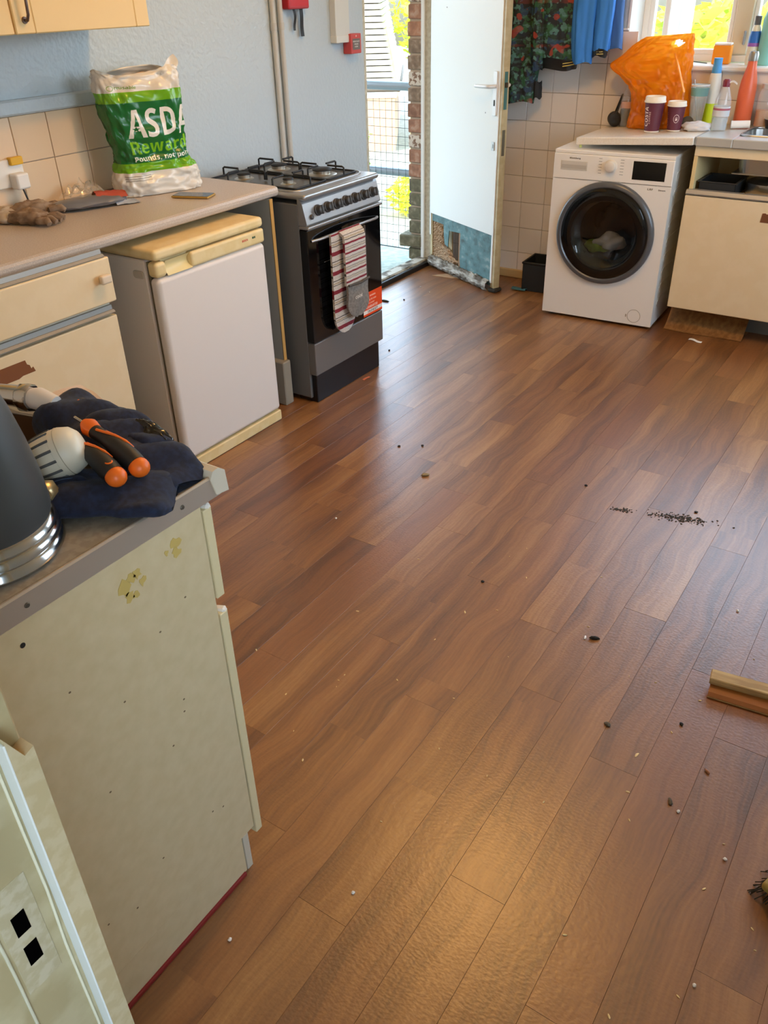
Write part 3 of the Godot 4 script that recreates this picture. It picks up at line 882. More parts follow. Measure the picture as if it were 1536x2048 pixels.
	obj("lid", G().extr([Vector2(-1.25, 1.95), Vector2(0.68, 1.95), Vector2(0.68, 2.02), Vector2(-1.25, 2.45)], 2.66, Transform3D(Basis(Vector3(0, 0, 1), Vector3(0, 1, 0), Vector3(-1, 0, 0)), Vector3(1.63, 0, 0))), mat(rgb(244, 242, 232), 0.6), sd)
	# bushes below, tree behind
	var k := 0
	for b in [[Vector3(-12.0, -2.6, -16.3), 0.45, "low round bush at the left of the yellow store"], [Vector3(-10.6, -2.55, -16.9), 0.5, "wider sunlit bush in front of the yellow store"], [Vector3(-9.0, -2.4, -16.4), 0.5, "small bush at the right of the yellow store"]]:
		var t := thing("bush", b[2], "bush", Vector3(b[0].x, -3.0, b[0].z), 0, "bushes outside the railing")
		obj("foliage", leaves(Vector3(0, b[1], 0), Vector3(b[1] * 1.2, b[1], b[1]), 420, 0.09, 900 + k), leaf, t)
		obj("stem", G().tube([Vector3.ZERO, Vector3(0, b[1] * 0.8, 0)], 0.03, 6), bark, t)
		k += 1
	var hd := thing("climbing_shrub", "leafy green shrub beside the yellow store", "shrub", Vector3(-12.35, -3.0, -17.15))
	obj("foliage", leaves(Vector3(0, 1.2, 0), Vector3(0.5, 1.35, 0.45), 1500, 0.07, 920), leaf2, hd)
	obj("stem", G().tube([Vector3.ZERO, Vector3(0, 2.2, 0)], 0.04, 6), bark, hd)
	for t3 in [[Vector3(-14.6, -3.0, -27.0), 4.0, 3.0, "broad sunlit tree behind the pale outbuilding", 940], [Vector3(-3.3, -3.0, -13.2), 2.9, 1.5, "bright leafy tree straight outside the sink window", 941], [Vector3(-0.2, -3.0, -13.6), 2.8, 1.4, "darker tree to the right of the bright one outside", 942], [Vector3(-6.4, -3.0, -15.5), 2.8, 1.4, "tall green tree left of the one outside the window", 943]]:
		var t := thing("tree", t3[3], "tree", t3[0], 0, "trees outside")
		obj("trunk", G().tube([Vector3.ZERO, Vector3(0.1, t3[1] * 0.5, 0), Vector3(0, t3[1], 0)], [0.18, 0.14, 0.05], 8), bark, t)
		obj("crown", leaves(Vector3(0, t3[1], 0), Vector3(t3[2], t3[2], t3[2]), 5200, 0.15, t3[4], 0.7), [leaf, leaf2][t3[4] % 2] if t3[4] != 941 else leaf, t)
	# two white posts right outside the window
	for x in [-1.585, -1.525]:
		tag(obj("outdoor_post", G().bb(x - 0.024, x + 0.024, -3.0, 2.4, -5.32, -5.27, 0.004), M.white_gloss), "slim white post outside nearest the coats" if x < -1.55 else "slim white post outside beside its twin, nearer the mullion", "post", "white posts outside the window")

# ---------------------------------------------------------------- run of units along the left wall (local x runs away from the camera, local z out into the room)
func left_run() -> void:
	# worktop with rolled front edge
	var top := speckled(rgb(186, 172, 158), rgb(200, 187, 174), 0.35, 6.0, 40, 0.05)
	M.worktop = top
	var wt := thing("worktop", "beige laminate worktop along the grey wall", "worktop", Vector3(-2.525, 0.868, -1.43), 90)
	var pr := [Vector2(-0.275, 0.0), Vector2(0.262, 0.0), Vector2(0.272, 0.006), Vector2(0.276, 0.016), Vector2(0.276, 0.026), Vector2(0.272, 0.034), Vector2(0.262, 0.038), Vector2(-0.275, 0.038)]
	obj("slab", G().extr(pr, 2.36, Transform3D(Basis(Vector3(0, 0, 1), Vector3(0, 1, 0), Vector3(-1, 0, 0)), Vector3(1.18, 0, 0))), top, wt)
	# base cabinet with a drawer above a door
	var c := thing("base_cabinet", "cream base cabinet with a drawer over a door below the worktop", "cabinet", Vector3(-2.49, 0, -1.19), 90)
	var W := 0.52
	obj("carcass", G().bb(-W, W - 0.012, 0.10, 0.866, -0.27, 0.262), mat(rgb(206, 196, 172), 0.6), c)
	obj("plinth", G().bb(-W, W - 0.02, 0.0, 0.10, -0.2, 0.22), M.dark, c)
	var d := obj("drawer", G().rbox(Vector3(0.01, 0.787, 0.276), Vector3(2 * W - 0.02, 0.142, 0.028), 0.006), M.cream, c)
	obj("knob", G().tube([Vector3(0.475, 0.80, 0.285), Vector3(0.475, 0.80, 0.302)], 0.009, 10).rbox(Vector3(0.475, 0.80, 0.312), Vector3(0.042, 0.028, 0.018), 0.007, 3), mat(rgb(226, 206, 178), 0.35), d)
	var dr := obj("door", G().rbox(Vector3(0.0, 0.385, 0.272), Vector3(2 * W - 0.012, 0.57, 0.02), 0.004), M.cream, c)
	var tp := [Vector2(-0.2, 0.589), Vector2(0.147, 0.640), Vector2(0.149, 0.625), Vector2(0.156, 0.621), Vector2(0.160, 0.612), Vector2(0.170, 0.616), Vector2(0.176, 0.597), Vector2(0.12, 0.592), Vector2(0.113, 0.588), Vector2(-0.2, 0.545)]
	tp = [Vector2(-0.2, 0.637), Vector2(0.149, 0.637), Vector2(0.152, 0.623), Vector2(0.160, 0.618), Vector2(0.163, 0.606), Vector2(0.170, 0.610), Vector2(0.175, 0.594), Vector2(0.13, 0.594), Vector2(0.115, 0.589), Vector2(-0.2, 0.591)]
	obj("brown_tape", G().extr(tp, 0.0008, Transform3D(Basis.IDENTITY, Vector3(0, 0, 0.2822))), mat(rgb(128, 76, 36), 0.35), dr)
	for y in [0.866, 0.687]:
		obj("handle_rail", G().extr([Vector2(0.262, 0), Vector2(0.284, 0), Vector2(0.288, 0.004), Vector2(0.280, 0.010), Vector2(0.274, 0.010), Vector2(0.272, 0.024), Vector2(0.262, 0.024)], 2 * W - 0.02, Transform3D(Basis(Vector3(0, 0, 1), Vector3(0, 1, 0), Vector3(-1, 0, 0)), Vector3(W - 0.014, y - 0.008, 0))), M.alu, c)
	# undercounter fridge
	var f := thing("fridge", "white undercounter fridge with a yellowed lid below the worktop", "fridge", Vector3(-2.4525, 0, -2.1365), 90)
	obj("body", G().bb(-0.272, 0.272, 0.015, 0.802, -0.287, 0.228, 0.004), M.fridge_white, f)
	obj("lid", G().rbox(Vector3(0, 0.823, 0), Vector3(0.552, 0.037, 0.575), 0.014, 4), M.yellowed, f)
	obj("gasket", G().bb(-0.262, 0.262, 0.06, 0.795, 0.228, 0.242), mat(rgb(98, 90, 70), 0.7), f)
	var fd := obj("door", G().rbox(Vector3(0, 0.399, 0.264), Vector3(0.55, 0.694, 0.046), 0.018, 4), M.fridge_white, f)
	# top band of the door: a scooped grip at the left third, the rest proud
	var bd := obj("handle_band", G().rbox(Vector3(0.082, 0.774, 0.265), Vector3(0.386, 0.052, 0.046), 0.010, 3).rbox(Vector3(-0.25, 0.774, 0.264), Vector3(0.05, 0.052, 0.046), 0.014, 3).bb(-0.24, -0.10, 0.748, 0.80, 0.241, 0.262), M.yellowed, f)
	obj("grip_scoop", G().grid(10, 8, func(u: float, v: float): return Vector3(-0.226 + 0.118 * u, 0.749 + 0.050 * (1.0 - v), 0.2865 - 0.022 * sin(PI * clampf(v * 0.9 + 0.1, 0, 1)) * (0.5 + 0.5 * u)), true), mat(rgb(228, 208, 150), 0.4), bd)
	obj("lettering", text_geo("BOSCH", 0.030, 0.0075, Transform3D(Basis.IDENTITY, Vector3(0.165, 0.777, 0.288))), mat(rgb(196, 48, 48), 0.5), bd)
	obj("badge", G().bb(0.205, 0.214, 0.7745, 0.7815, 0.2875, 0.2886).bb(0.216, 0.222, 0.7745, 0.7815, 0.2875, 0.2886), mat(rgb(52, 84, 56), 0.5), bd)
	obj("plinth", G().rbox(Vector3(0, 0.024, 0.262), Vector3(0.55, 0.046, 0.05), 0.006, 2), M.yellowed, f)
	obj("side_cap", G().extr(rrect(0.050, 0.026, 0.010), 0.006, Transform3D(Basis(Vector3(0, 0, 1), Vector3(0, 1, 0), Vector3(-1, 0, 0)), Vector3(-0.272, 0.752, 0.195)), 0.002), mat(rgb(190, 180, 164), 0.5), f)
	# end panel between fridge and cooker, and the little boxing at its foot
	var e := obj("filler_board", G().bb(-2.78, -2.252, 0.20, 0.866, -2.572, -2.555), mat(rgb(160, 158, 148), 0.6))
	tag(e, "grey end panel with a raw yellow edge between fridge and cooker", "panel")
	obj("raw_edge", G().bb(-2.2535, -2.2495, 0.20, 0.866, -2.572, -2.555), mat(rgb(206, 160, 88), 0.6), e)
	tag(obj("pipe_boxing", G().bb(-2.70, -2.232, 0.0, 0.2, -2.575, -2.525, 0.004), mat(rgb(150, 142, 126), 0.6)), "small grey boxing on the floor between fridge and cooker", "box")

func cooker() -> void:
	var c := thing("cooker", "grey freestanding gas cooker with a black glass oven door", "cooker", Vector3(-2.42, 0, -2.87), 90)
	var silver := mat(rgb(168, 166, 164), 0.34, 0.75)
	var grey := mat(rgb(116, 115, 113), 0.42, 0.2)
	var iron := mat(rgb(26, 26, 28), 0.5)
	var W := 0.26
	obj("body", G().bb(-W, W, 0.02, 0.845, -0.30, 0.262, 0.003), grey, c)
	obj("plinth", G().bb(-W + 0.012, W - 0.02, 0.0, 0.13, 0.18, 0.288, 0.003), mat(rgb(12, 12, 16), 0.3), c)
	obj("drawer_front", G().rbox(Vector3(0, 0.205, 0.281), Vector3(2 * W, 0.145, 0.040), 0.005, 2), mat(rgb(126, 122, 118), 0.4, 0.5), c)
	var dr := obj("oven_door", G().rbox(Vector3(0, 0.515, 0.281), Vector3(2 * W, 0.47, 0.040), 0.004, 2), M.black_gloss, c)
	obj("top_strip", G().rbox(Vector3(0, 0.758, 0.288), Vector3(2 * W + 0.006, 0.012, 0.05), 0.004, 2), silver, dr)
	obj("glass_line", G().bb(-0.16, -0.08, 0.602, 0.6035, 0.3005, 0.3014), mat(rgb(150, 150, 150), 0.4), dr)
	var bow := []
	for k in 13:
		var t := k / 12.0
		bow.append(Vector3(lerpf(-0.235, 0.235, t), 0.703 + 0.012 * (1.0 - pow(2 * t - 1, 2)), 0.301 + 0.034 * pow(sin(PI * t), 0.5)))
	obj("handle", G().tube(bow, 0.006, 8), silver, dr)
	# sloping control panel
	var pan := G().extr([Vector2(0.262, 0.766), Vector2(0.300, 0.766), Vector2(0.304, 0.772), Vector2(0.286, 0.848), Vector2(0.270, 0.868), Vector2(0.262, 0.868)], 2 * W, Transform3D(Basis(Vector3(0, 0, 1), Vector3(0, 1, 0), Vector3(-1, 0, 0)), Vector3(W, 0, 0)))
	var pn := obj("control_panel", pan, silver, c)
	var kb := mat(rgb(58, 57, 56), 0.45)
	var tilt := Basis(Vector3.RIGHT, deg_to_rad(90 - 13))
	for k in 7:
		var x := -0.175 + k * 0.064
		obj("knob", G().lathe([Vector2(0.0215, 0.0), Vector2(0.0215, 0.006), Vector2(0.018, 0.008), Vector2(0.0165, 0.024), Vector2(0.013, 0.027), Vector2(0, 0.027)], 20, Transform3D(tilt, Vector3(x, 0.812, 0.2945))).box(Vector3(x, 0.8175, 0.319), Vector3(0.008, 0.034, 0.012), 0.002, Basis(Vector3.RIGHT, deg_to_rad(-13))), kb, pn)
	obj("button", G().lathe([Vector2(0.010, 0), Vector2(0.010, 0.006), Vector2(0.007, 0.009), Vector2(0, 0.009)], 14, Transform3D(tilt, Vector3(-0.222, 0.795, 0.2985))), kb, pn)
	# hob: pressed tray with a raised rim
	obj("hob_plate", G().rbox(Vector3(0, 0.872, 0), Vector3(2 * W, 0.022, 0.60), 0.010, 3), silver, c)
	obj("hob_well", G().extr(rrect(0.455, 0.50, 0.05, 6, Vector2(0, 0.0)), 0.0035, Transform3D(Basis(Vector3.RIGHT, -PI / 2), Vector3(0, 0.8815, -0.012)), 0.001), mat(rgb(112, 110, 106), 0.4, 0.6), c)
	var rim := []
	for p in rrect(0.468, 0.512, 0.056, 6): rim.append(Vector3(p.x, 0.884, -0.012 + p.y))
	obj("hob_rim", G().tube(rim, 0.005, 6, false, true), silver, c)
	for b in [[-0.115, -0.125, 0.028], [0.115, -0.125, 0.034], [-0.115, 0.115, 0.022], [0.115, 0.115, 0.042]]:
		var r: float = b[2]
		var bn := obj("burner", G().lathe([Vector2(r * 1.5, 0.0), Vector2(r * 1.3, 0.003), Vector2(r * 0.95, 0.004), Vector2(r * 0.95, 0.016), Vector2(0, 0.016)], 24, xf(Vector3(b[0], 0.885, b[1] - 0.01))), mat(rgb(196, 188, 174), 0.3, 0.9), c)
		obj("cap", G().lathe([Vector2(r * 1.02, 0.016), Vector2(r * 1.02, 0.020), Vector2(r * 0.85, 0.024), Vector2(0, 0.025)], 24, xf(Vector3(b[0], 0.885, b[1] - 0.01))), iron, bn)
	for s in [-1, 1]:
		var g := G()
		var hx := 0.107
		var y := 0.922
		var fr := []
		for p in rrect(0.205, 0.46, 0.012, 2): fr.append(Vector3(s * hx + p.x, 0.890, -0.012 + p.y))
		g.tube(fr, 0.0042, 6, false, true)
		for bz in [-0.135, 0.105]:
			for q in [[1, 0], [-1, 0], [0, 1], [0, -1]]:
				var o := Vector3(s * 0.115, 0, bz)
				var far := Vector3(q[0] * 0.098, 0, q[1] * 0.115)
				var near := Vector3(q[0] * 0.030, 0, q[1] * 0.030)
				g.tube([Vector3(o.x + far.x, 0.890, o.z + far.z), Vector3(o.x + far.x, y - 0.004, o.z + far.z), Vector3(o.x + far.x * 0.93, y, o.z + far.z * 0.93), Vector3(o.x + near.x, y, o.z + near.z)], 0.0042, 6)
		obj("pan_support", g, iron, c)
	# energy sticker
	var im := blank(220, 150, rgb(226, 72, 24))
	for L in [["Fan oven", 22, 20, 120, 12], ["Easy to use", 40, 44, 110, 16], ["2 year", 60, 68, 70, 12], ["GUARANTEE", 34, 88, 130, 16]]:
		letters(im, L[0], Vector2(L[1], L[2] + L[4]), Vector2(L[3], 0), Vector2(0, -L[4]), rgb(250, 214, 196))
	im.fill_rect(Rect2i(0, 112, 220, 24), rgb(236, 226, 214))
	letters(im, "INDESIT", Vector2(48, 132), Vector2(120, 0), Vector2(0, -15), rgb(40, 36, 36))
	var sm := mat(Color.WHITE, 0.35)
	sm.albedo_texture = pic(im)
	var sg := G()
	sg.poly([Vector3(0.105, 0.285, 0.3022), Vector3(0.256, 0.285, 0.3022), Vector3(0.256, 0.392, 0.3022), Vector3(0.105, 0.392, 0.3022)], Vector3(0, 0, 1), [Vector2(0, 1), Vector2(1, 1), Vector2(1, 0), Vector2(0, 0)])
	obj("sticker", sg, sm, dr)
	# double oven glove over the handle
	var gl := thing("oven_glove", "striped double oven glove with a grey pocket hanging on the oven handle", "oven glove", Vector3(-2.068, 0.285, -2.815), 90)
	var sim := blank(128, 512, rgb(214, 200, 184))
	var nz := noise(61, 0.08, 3)
	for yy in 512:
		var p := fposmod(yy / 512.0 * 5.4 + 0.12, 1.0)
		for xx in 128:
			var col := rgb(216, 204, 190)
			if p < 0.20: col = rgb(138, 36, 48)
			elif p > 0.48 and p < 0.53 or p > 0.72 and p < 0.76: col = rgb(92, 84, 72)
			elif p > 0.60 and p < 0.68: col = rgb(190, 170, 140)
			var k := 0.9 + 0.18 * nz.get_noise_2d(xx * 3.0, yy * 1.5)
			sim.set_pixel(xx, yy, Color(col.r * k, col.g * k, col.b * k))
	var stripe := mat(Color.WHITE, 0.95)
	stripe.albedo_texture = pic(sim)
	var greyc := speckled(rgb(112, 104, 96), rgb(132, 124, 114), 0.95, 6.0, 62)
	var quilt := func(u: float, v: float, n: float) -> float: return 0.0035 * absf(sin(u * PI * 3.0)) * absf(sin(v * PI * n))
	# back strap: striped, to the rounded bottom
	obj("strap", G().shell(18, 44, func(u: float, v: float):
		var y: float = 0.43 * (1.0 - v)
		var w := 0.076
		if y < 0.09: w = 0.076 * sqrt(maxf(0.02, 1.0 - pow((0.09 - y) / 0.09, 2)))
		return Vector3(-0.026 + (2 * u - 1) * w, y, -0.012 + quilt.call(u, v, 22.0)), 0.010, true), stripe, gl)
	# front part: hangs over the bar, striped above
	obj("striped_end", G().shell(18, 24, func(u: float, v: float):
		var t := v * 0.215
		var y := 0.425 - t
		var z: float = 0.016 + quilt.call(u, v, 11.0)
		if t < 0.02: z -= 0.03 * (1.0 - t / 0.02)
		return Vector3(0.026 + (2 * u - 1) * 0.074, y + (0.010 if t < 0.02 else 0.0), z), 0.012, true), stripe, gl)
	obj("pocket", G().shell(16, 18, func(u: float, v: float):
		var y := 0.213 - 0.150 * v
		var w := 0.076
		if y < 0.13: w = 0.076 * sqrt(maxf(0.05, 1.0 - pow((0.13 - y) / 0.07, 2)))
		return Vector3(0.030 + (2 * u - 1) * w, y, 0.020 + 0.010 * sin(PI * u) * sin(PI * v) + 0.003 * sin(u * 9.0 + v * 7.0)), 0.012, true), greyc, gl)
	var pip := []
	for k in 21:
		var t := k / 20.0
		pip.append(Vector3(lerpf(0.100, 0.106, t) - 0.02 * smoothstep(0.8, 1.0, t), 0.43 - 0.32 * t, 0.012))
	obj("piping", G().tube(pip, 0.005, 6).tube([Vector3(-0.046, 0.214, 0.026), Vector3(0.030, 0.210, 0.034), Vector3(0.104, 0.214, 0.026)], 0.005, 6), mat(rgb(78, 72, 66), 0.95), gl)
	obj("lettering", text_geo("COOK", 0.052, 0.012, Transform3D(Basis.IDENTITY, Vector3(0.014, 0.155, 0.0335))), mat(rgb(216, 206, 192), 0.9), gl)

# ---------------------------------------------------------------- on the left worktop and wall
func left_worktop_things() -> void:
	# supermarket bag: a loft whose front carries the print
	var im := blank(768, 768, rgb(226, 220, 208))
	var gl := rgb(112, 176, 24); var gd := rgb(24, 106, 46)
	# the left half of the picture is the front of the bag
	im.fill_rect(Rect2i(0, 122, 768, 72), gl)
	im.fill_rect(Rect2i(0, 184, 768, 380), gd)
	im.fill_rect(Rect2i(0, 556, 768, 56), gl)
	letters(im, "ASDA", Vector2(86, 404), Vector2(300, -6), Vector2(0, -176), rgb(238, 236, 228))
	for a in 5:  # the star cut out of the first letter
		var c := Vector2(121, 348)
		var p1 := c + Vector2(0, -18).rotated(TAU * a / 5); var p2 := c + Vector2(0, -8).rotated(TAU * (a + 0.5) / 5); var p3 := c + Vector2(0, -8).rotated(TAU * (a - 0.5) / 5)
		tri_fill(im, p1, p2, c, gd); tri_fill(im, p1, c, p3, gd)
	letters(im, "Rewards", Vector2(86, 502), Vector2(300, -6), Vector2(0, -86), rgb(128, 196, 28))
	letters(im, "Pounds, not points", Vector2(92, 556), Vector2(290, -4), Vector2(0, -42), rgb(232, 232, 224))
	letters(im, "reusable", Vector2(64, 104), Vector2(86, 2), Vector2(0, -20), rgb(120, 160, 60))
	for q in 20:
		var A := TAU * q / 20.0; var B := TAU * (q + 1) / 20.0
		for w in 5:
			tri_fill(im, Vector2(44, 96) + Vector2(cos(A), sin(A)) * (12 + w * 0.6), Vector2(44, 96) + Vector2(cos(B), sin(B)) * (12 + w * 0.6), Vector2(44, 96) + Vector2(cos(A), sin(A)) * 16, rgb(120, 160, 60))
	for k in 3:
		im.fill_rect(Rect2i(40, 632 + k * 14, 110, 4), rgb(150, 146, 130))
	var bm := mat(Color.WHITE, 0.22)
	bm.albedo_texture = pic(im)
	bm.backlight_enabled = true; bm.backlight = rgb(70, 70, 60)
	var b := thing("carrier_bag", "white and green supermarket carrier bag standing on the beige worktop", "bag", Vector3(-2.632, 0.906, -2.318), 90)
	b.rotation_degrees.y = 70
	var nz := noise(71, 1.0, 3)
	var wob := func(u: float, v: float) -> Vector3:
		var a := TAU * u
		var k := 0.011 * nz.get_noise_3d(cos(a) * 2.6, v * 9.0, sin(a) * 2.6) + 0.007 * absf(nz.get_noise_3d(cos(a) * 6.0 + v * 5.0, v * 14.0, sin(a) * 6.0))
		return Vector3(-cos(a) * k, 0.012 * (1.0 - v) * (1.0 - v) * sin(a * 3.0 + 0.7), sin(a) * k * 1.6)
	# levels from the top down: [y, x centre, z centre, half width, half depth]
	var lv := [[0.418, 0.0, 0.0, 0.158, 0.036], [0.39, 0.0, 0.0, 0.158, 0.05], [0.33, 0.0, 0.0, 0.158, 0.062], [0.24, 0.006, 0.0, 0.148, 0.066], [0.165, 0.010, 0.0, 0.138, 0.064], [0.12, 0.014, 0.0, 0.140, 0.068], [0.085, 0.020, 0.0, 0.158, 0.078], [0.04, 0.022, 0.0, 0.170, 0.082], [0.002, 0.022, 0.0, 0.162, 0.078]]
	var fn := loft(lv, 64, 60, wob, 3.0)
	var fg2 := G().grid(96, 60, fn, true, true)
	for k in fg2.V.size():  # print laid flat over front and back
		var xx := clampf((fg2.V[k].x + 0.158) / 0.336, 0.0, 1.0)
		fg2.T[k] = Vector2(0.5 * xx if k % 97 <= 48 else 1.0 - 0.5 * xx, clampf(1.0 - fg2.V[k].y / 0.42, 0.0, 1.0))
	obj("film", fg2, bm, b)
	obj("base", G().extr(ellipse(0.16, 0.074, 28, Vector2(0.026, 0)), 0.002, Transform3D(Basis(Vector3.RIGHT, -PI / 2), Vector3(0, 0.001, 0))), mat(rgb(222, 214, 202), 0.5), b)
	obj("handle_ear", G().grid(10, 12, func(u: float, v: float): return Vector3(0.075 + 0.085 * u + 0.01 * sin(v * 5.0), 0.385 + 0.075 * (1.0 - v) * (0.35 + 0.65 * u), 0.034 - 0.03 * u + 0.012 * sin(u * 6.0 + v * 4.0))), mat(rgb(232, 230, 224), 0.2), b)
	obj("contents", G().ball(Vector3(0.03, 0.29, 0.0), Vector3(0.10, 0.12, 0.04), 20, 14), mat(rgb(214, 176, 130), 0.6), b)
	# phone
	var ph := thing("phone", "dark smartphone with a gold edge lying on the beige worktop", "phone", Vector3(-2.412, 0.9065, -2.313), 20)
	obj("case", G().rbox(Vector3(0, 0.0045, 0), Vector3(0.150, 0.008, 0.072), 0.0038, 2), mat(rgb(200, 164, 88), 0.3, 0.6), ph)
	obj("screen", G().extr(rrect(0.144, 0.066, 0.007), 0.0006, Transform3D(Basis(Vector3.RIGHT, -PI / 2), Vector3(0, 0.0085, 0))), mat(rgb(26, 26, 28), 0.08), ph)
	# pair of work gloves
	var fab := mat(Color.WHITE, 0.95)
	fab.albedo_texture = noise_tex(noise(73, 0.03, 4), [[0.2, rgb(104, 82, 64)], [0.5, rgb(144, 120, 98)], [0.85, rgb(176, 158, 138)]], 256)
	tri_mat(fab, 2.5)
	var gn := noise(74, 16.0, 3)
	for k in 2:
		var g := thing("work_glove", ["crumpled brown work glove against the tiled splashback", "crumpled brown work glove lying in front of another glove"][k], "glove", [Vector3(-2.72, 0.906, -1.83), Vector3(-2.62, 0.906, -1.745)][k], [60, 20][k], "work gloves on the worktop")
		var blob := func(c: Vector3, r: Vector3, s: float) -> Geo:
			return G().grid(26, 16, func(u: float, v: float):
				var dd := Vector3(cos(TAU * u) * sin(PI * v), cos(PI * v), sin(TAU * u) * sin(PI * v))
				var p: Vector3 = c + dd * r * (1.0 + 0.38 * gn.get_noise_3d(dd.x * r.x * 2 + s, dd.y * r.y * 2, dd.z * r.z * 2))
				p.y = maxf(p.y, 0.0006)
				return p, false, true)
		obj("palm", blob.call(Vector3(0, 0.02, 0), Vector3(0.075, 0.026, 0.048), 1.0 + k), fab, g)
		obj("cuff", blob.call(Vector3(-0.085, 0.018, 0.004), Vector3(0.035, 0.020, 0.042), 7.0 + k), mat(rgb(190, 176, 158), 0.95), g)
		for f in 4:
			var z := -0.036 + 0.024 * f
			obj("finger", G().tube([Vector3(0.055, 0.016, z), Vector3(0.085 + 0.004 * f, 0.020, z * 1.15), Vector3(0.115 - 0.006 * absf(f - 1.5), 0.011, z * 1.3)], [0.013, 0.0125, 0.009], 8), fab, g)
	# folded grey jacket in a plastic packet, and a clear bag behind
	var pk := thing("plastic_packet", "folded grey packet with a red and white wrapper on the worktop", "packet", Vector3(-2.625, 0.906, -2.000), 66)
	var pn := noise(76, 9.0, 3)
	obj("packet_body", G().grid(30, 14, func(u: float, v: float):
		var a := TAU * v
		var x := -0.135 + 0.27 * u
		var env2 := pow(sin(PI * clampf(u, 0.03, 0.97)), 0.35)
		return Vector3(x, maxf(0.0008, 0.019 + 0.019 * env2 * sin(a) + 0.006 * pn.get_noise_3d(x, sin(a) * 0.1, cos(a) * 0.2)), 0.055 * env2 * cos(a) + 0.012 * pn.get_noise_2d(x, 3.0)), true), mat(rgb(118, 118, 122), 0.35), pk)
	obj("wrapper", G().grid(14, 10, func(u: float, v: float): return Vector3(0.03 + 0.11 * u, 0.028 + 0.022 * sin(PI * v) * (1 - 0.4 * u) + 0.006 * pn.get_noise_2d(u, v), -0.06 + 0.085 * v)), mat(rgb(186, 84, 66), 0.4), pk)
	obj("clear_tail", G().grid(12, 8, func(u: float, v: float): return Vector3(0.09 + 0.09 * u, 0.004 + 0.022 * (1.0 - u) * sin(PI * v) + 0.004 * pn.get_noise_2d(u * 0.5, v * 0.4), -0.035 + 0.075 * v)), mat(rgb(176, 182, 192), 0.15), pk)
	# clear crinkled film in front of the tiles
	var clear := mat(Color(1.0, 0.98, 0.94, 0.16), 0.12)
	clear.transparency = BaseMaterial3D.TRANSPARENCY_ALPHA
	M.clear = clear
	tag(obj("clear_film", G().grid(22, 14, func(u: float, v: float):
		var x: float = -2.74 + 0.07 * v
		return Vector3(x, 0.9075 + 0.085 * sin(PI * u) * (1.0 - v * v) * (0.7 + 0.5 * pn.get_noise_2d(u * 0.9, v * 0.6)), -1.93 - 0.26 * u)), clear), "crinkled clear plastic film lying against the tiled splashback", "plastic film")
	# socket at the left end of the splashback and its black lead
	var so := thing("wall_socket", "white wall socket with a yellow switch on the tiled splashback", "socket", Vector3(-2.788, 1.02, -1.80), 90)
	obj("plate", G().rbox(Vector3(0, 0.02, 0.006), Vector3(0.146, 0.09, 0.014), 0.004, 2), M.white_plastic, so)
	obj("switch", G().rbox(Vector3(0.045, 0.058, 0.016), Vector3(0.05, 0.026, 0.022), 0.004, 2), mat(rgb(222, 172, 30), 0.4), so)
	obj("plug", G().rbox(Vector3(0.036, -0.005, 0.03), Vector3(0.052, 0.052, 0.045), 0.008, 2), M.white_plastic, so)
	tag(obj("power_lead", G().tube([Vector3(-2.745, 0.99, -1.832), Vector3(-2.735, 0.95, -1.835), Vector3(-2.74, 0.912, -1.84), Vector3(-2.72, 0.910, -1.75), Vector3(-2.74, 0.910, -1.5)], 0.0035, 6), M.black), "thin black power lead running down from the wall socket", "lead")

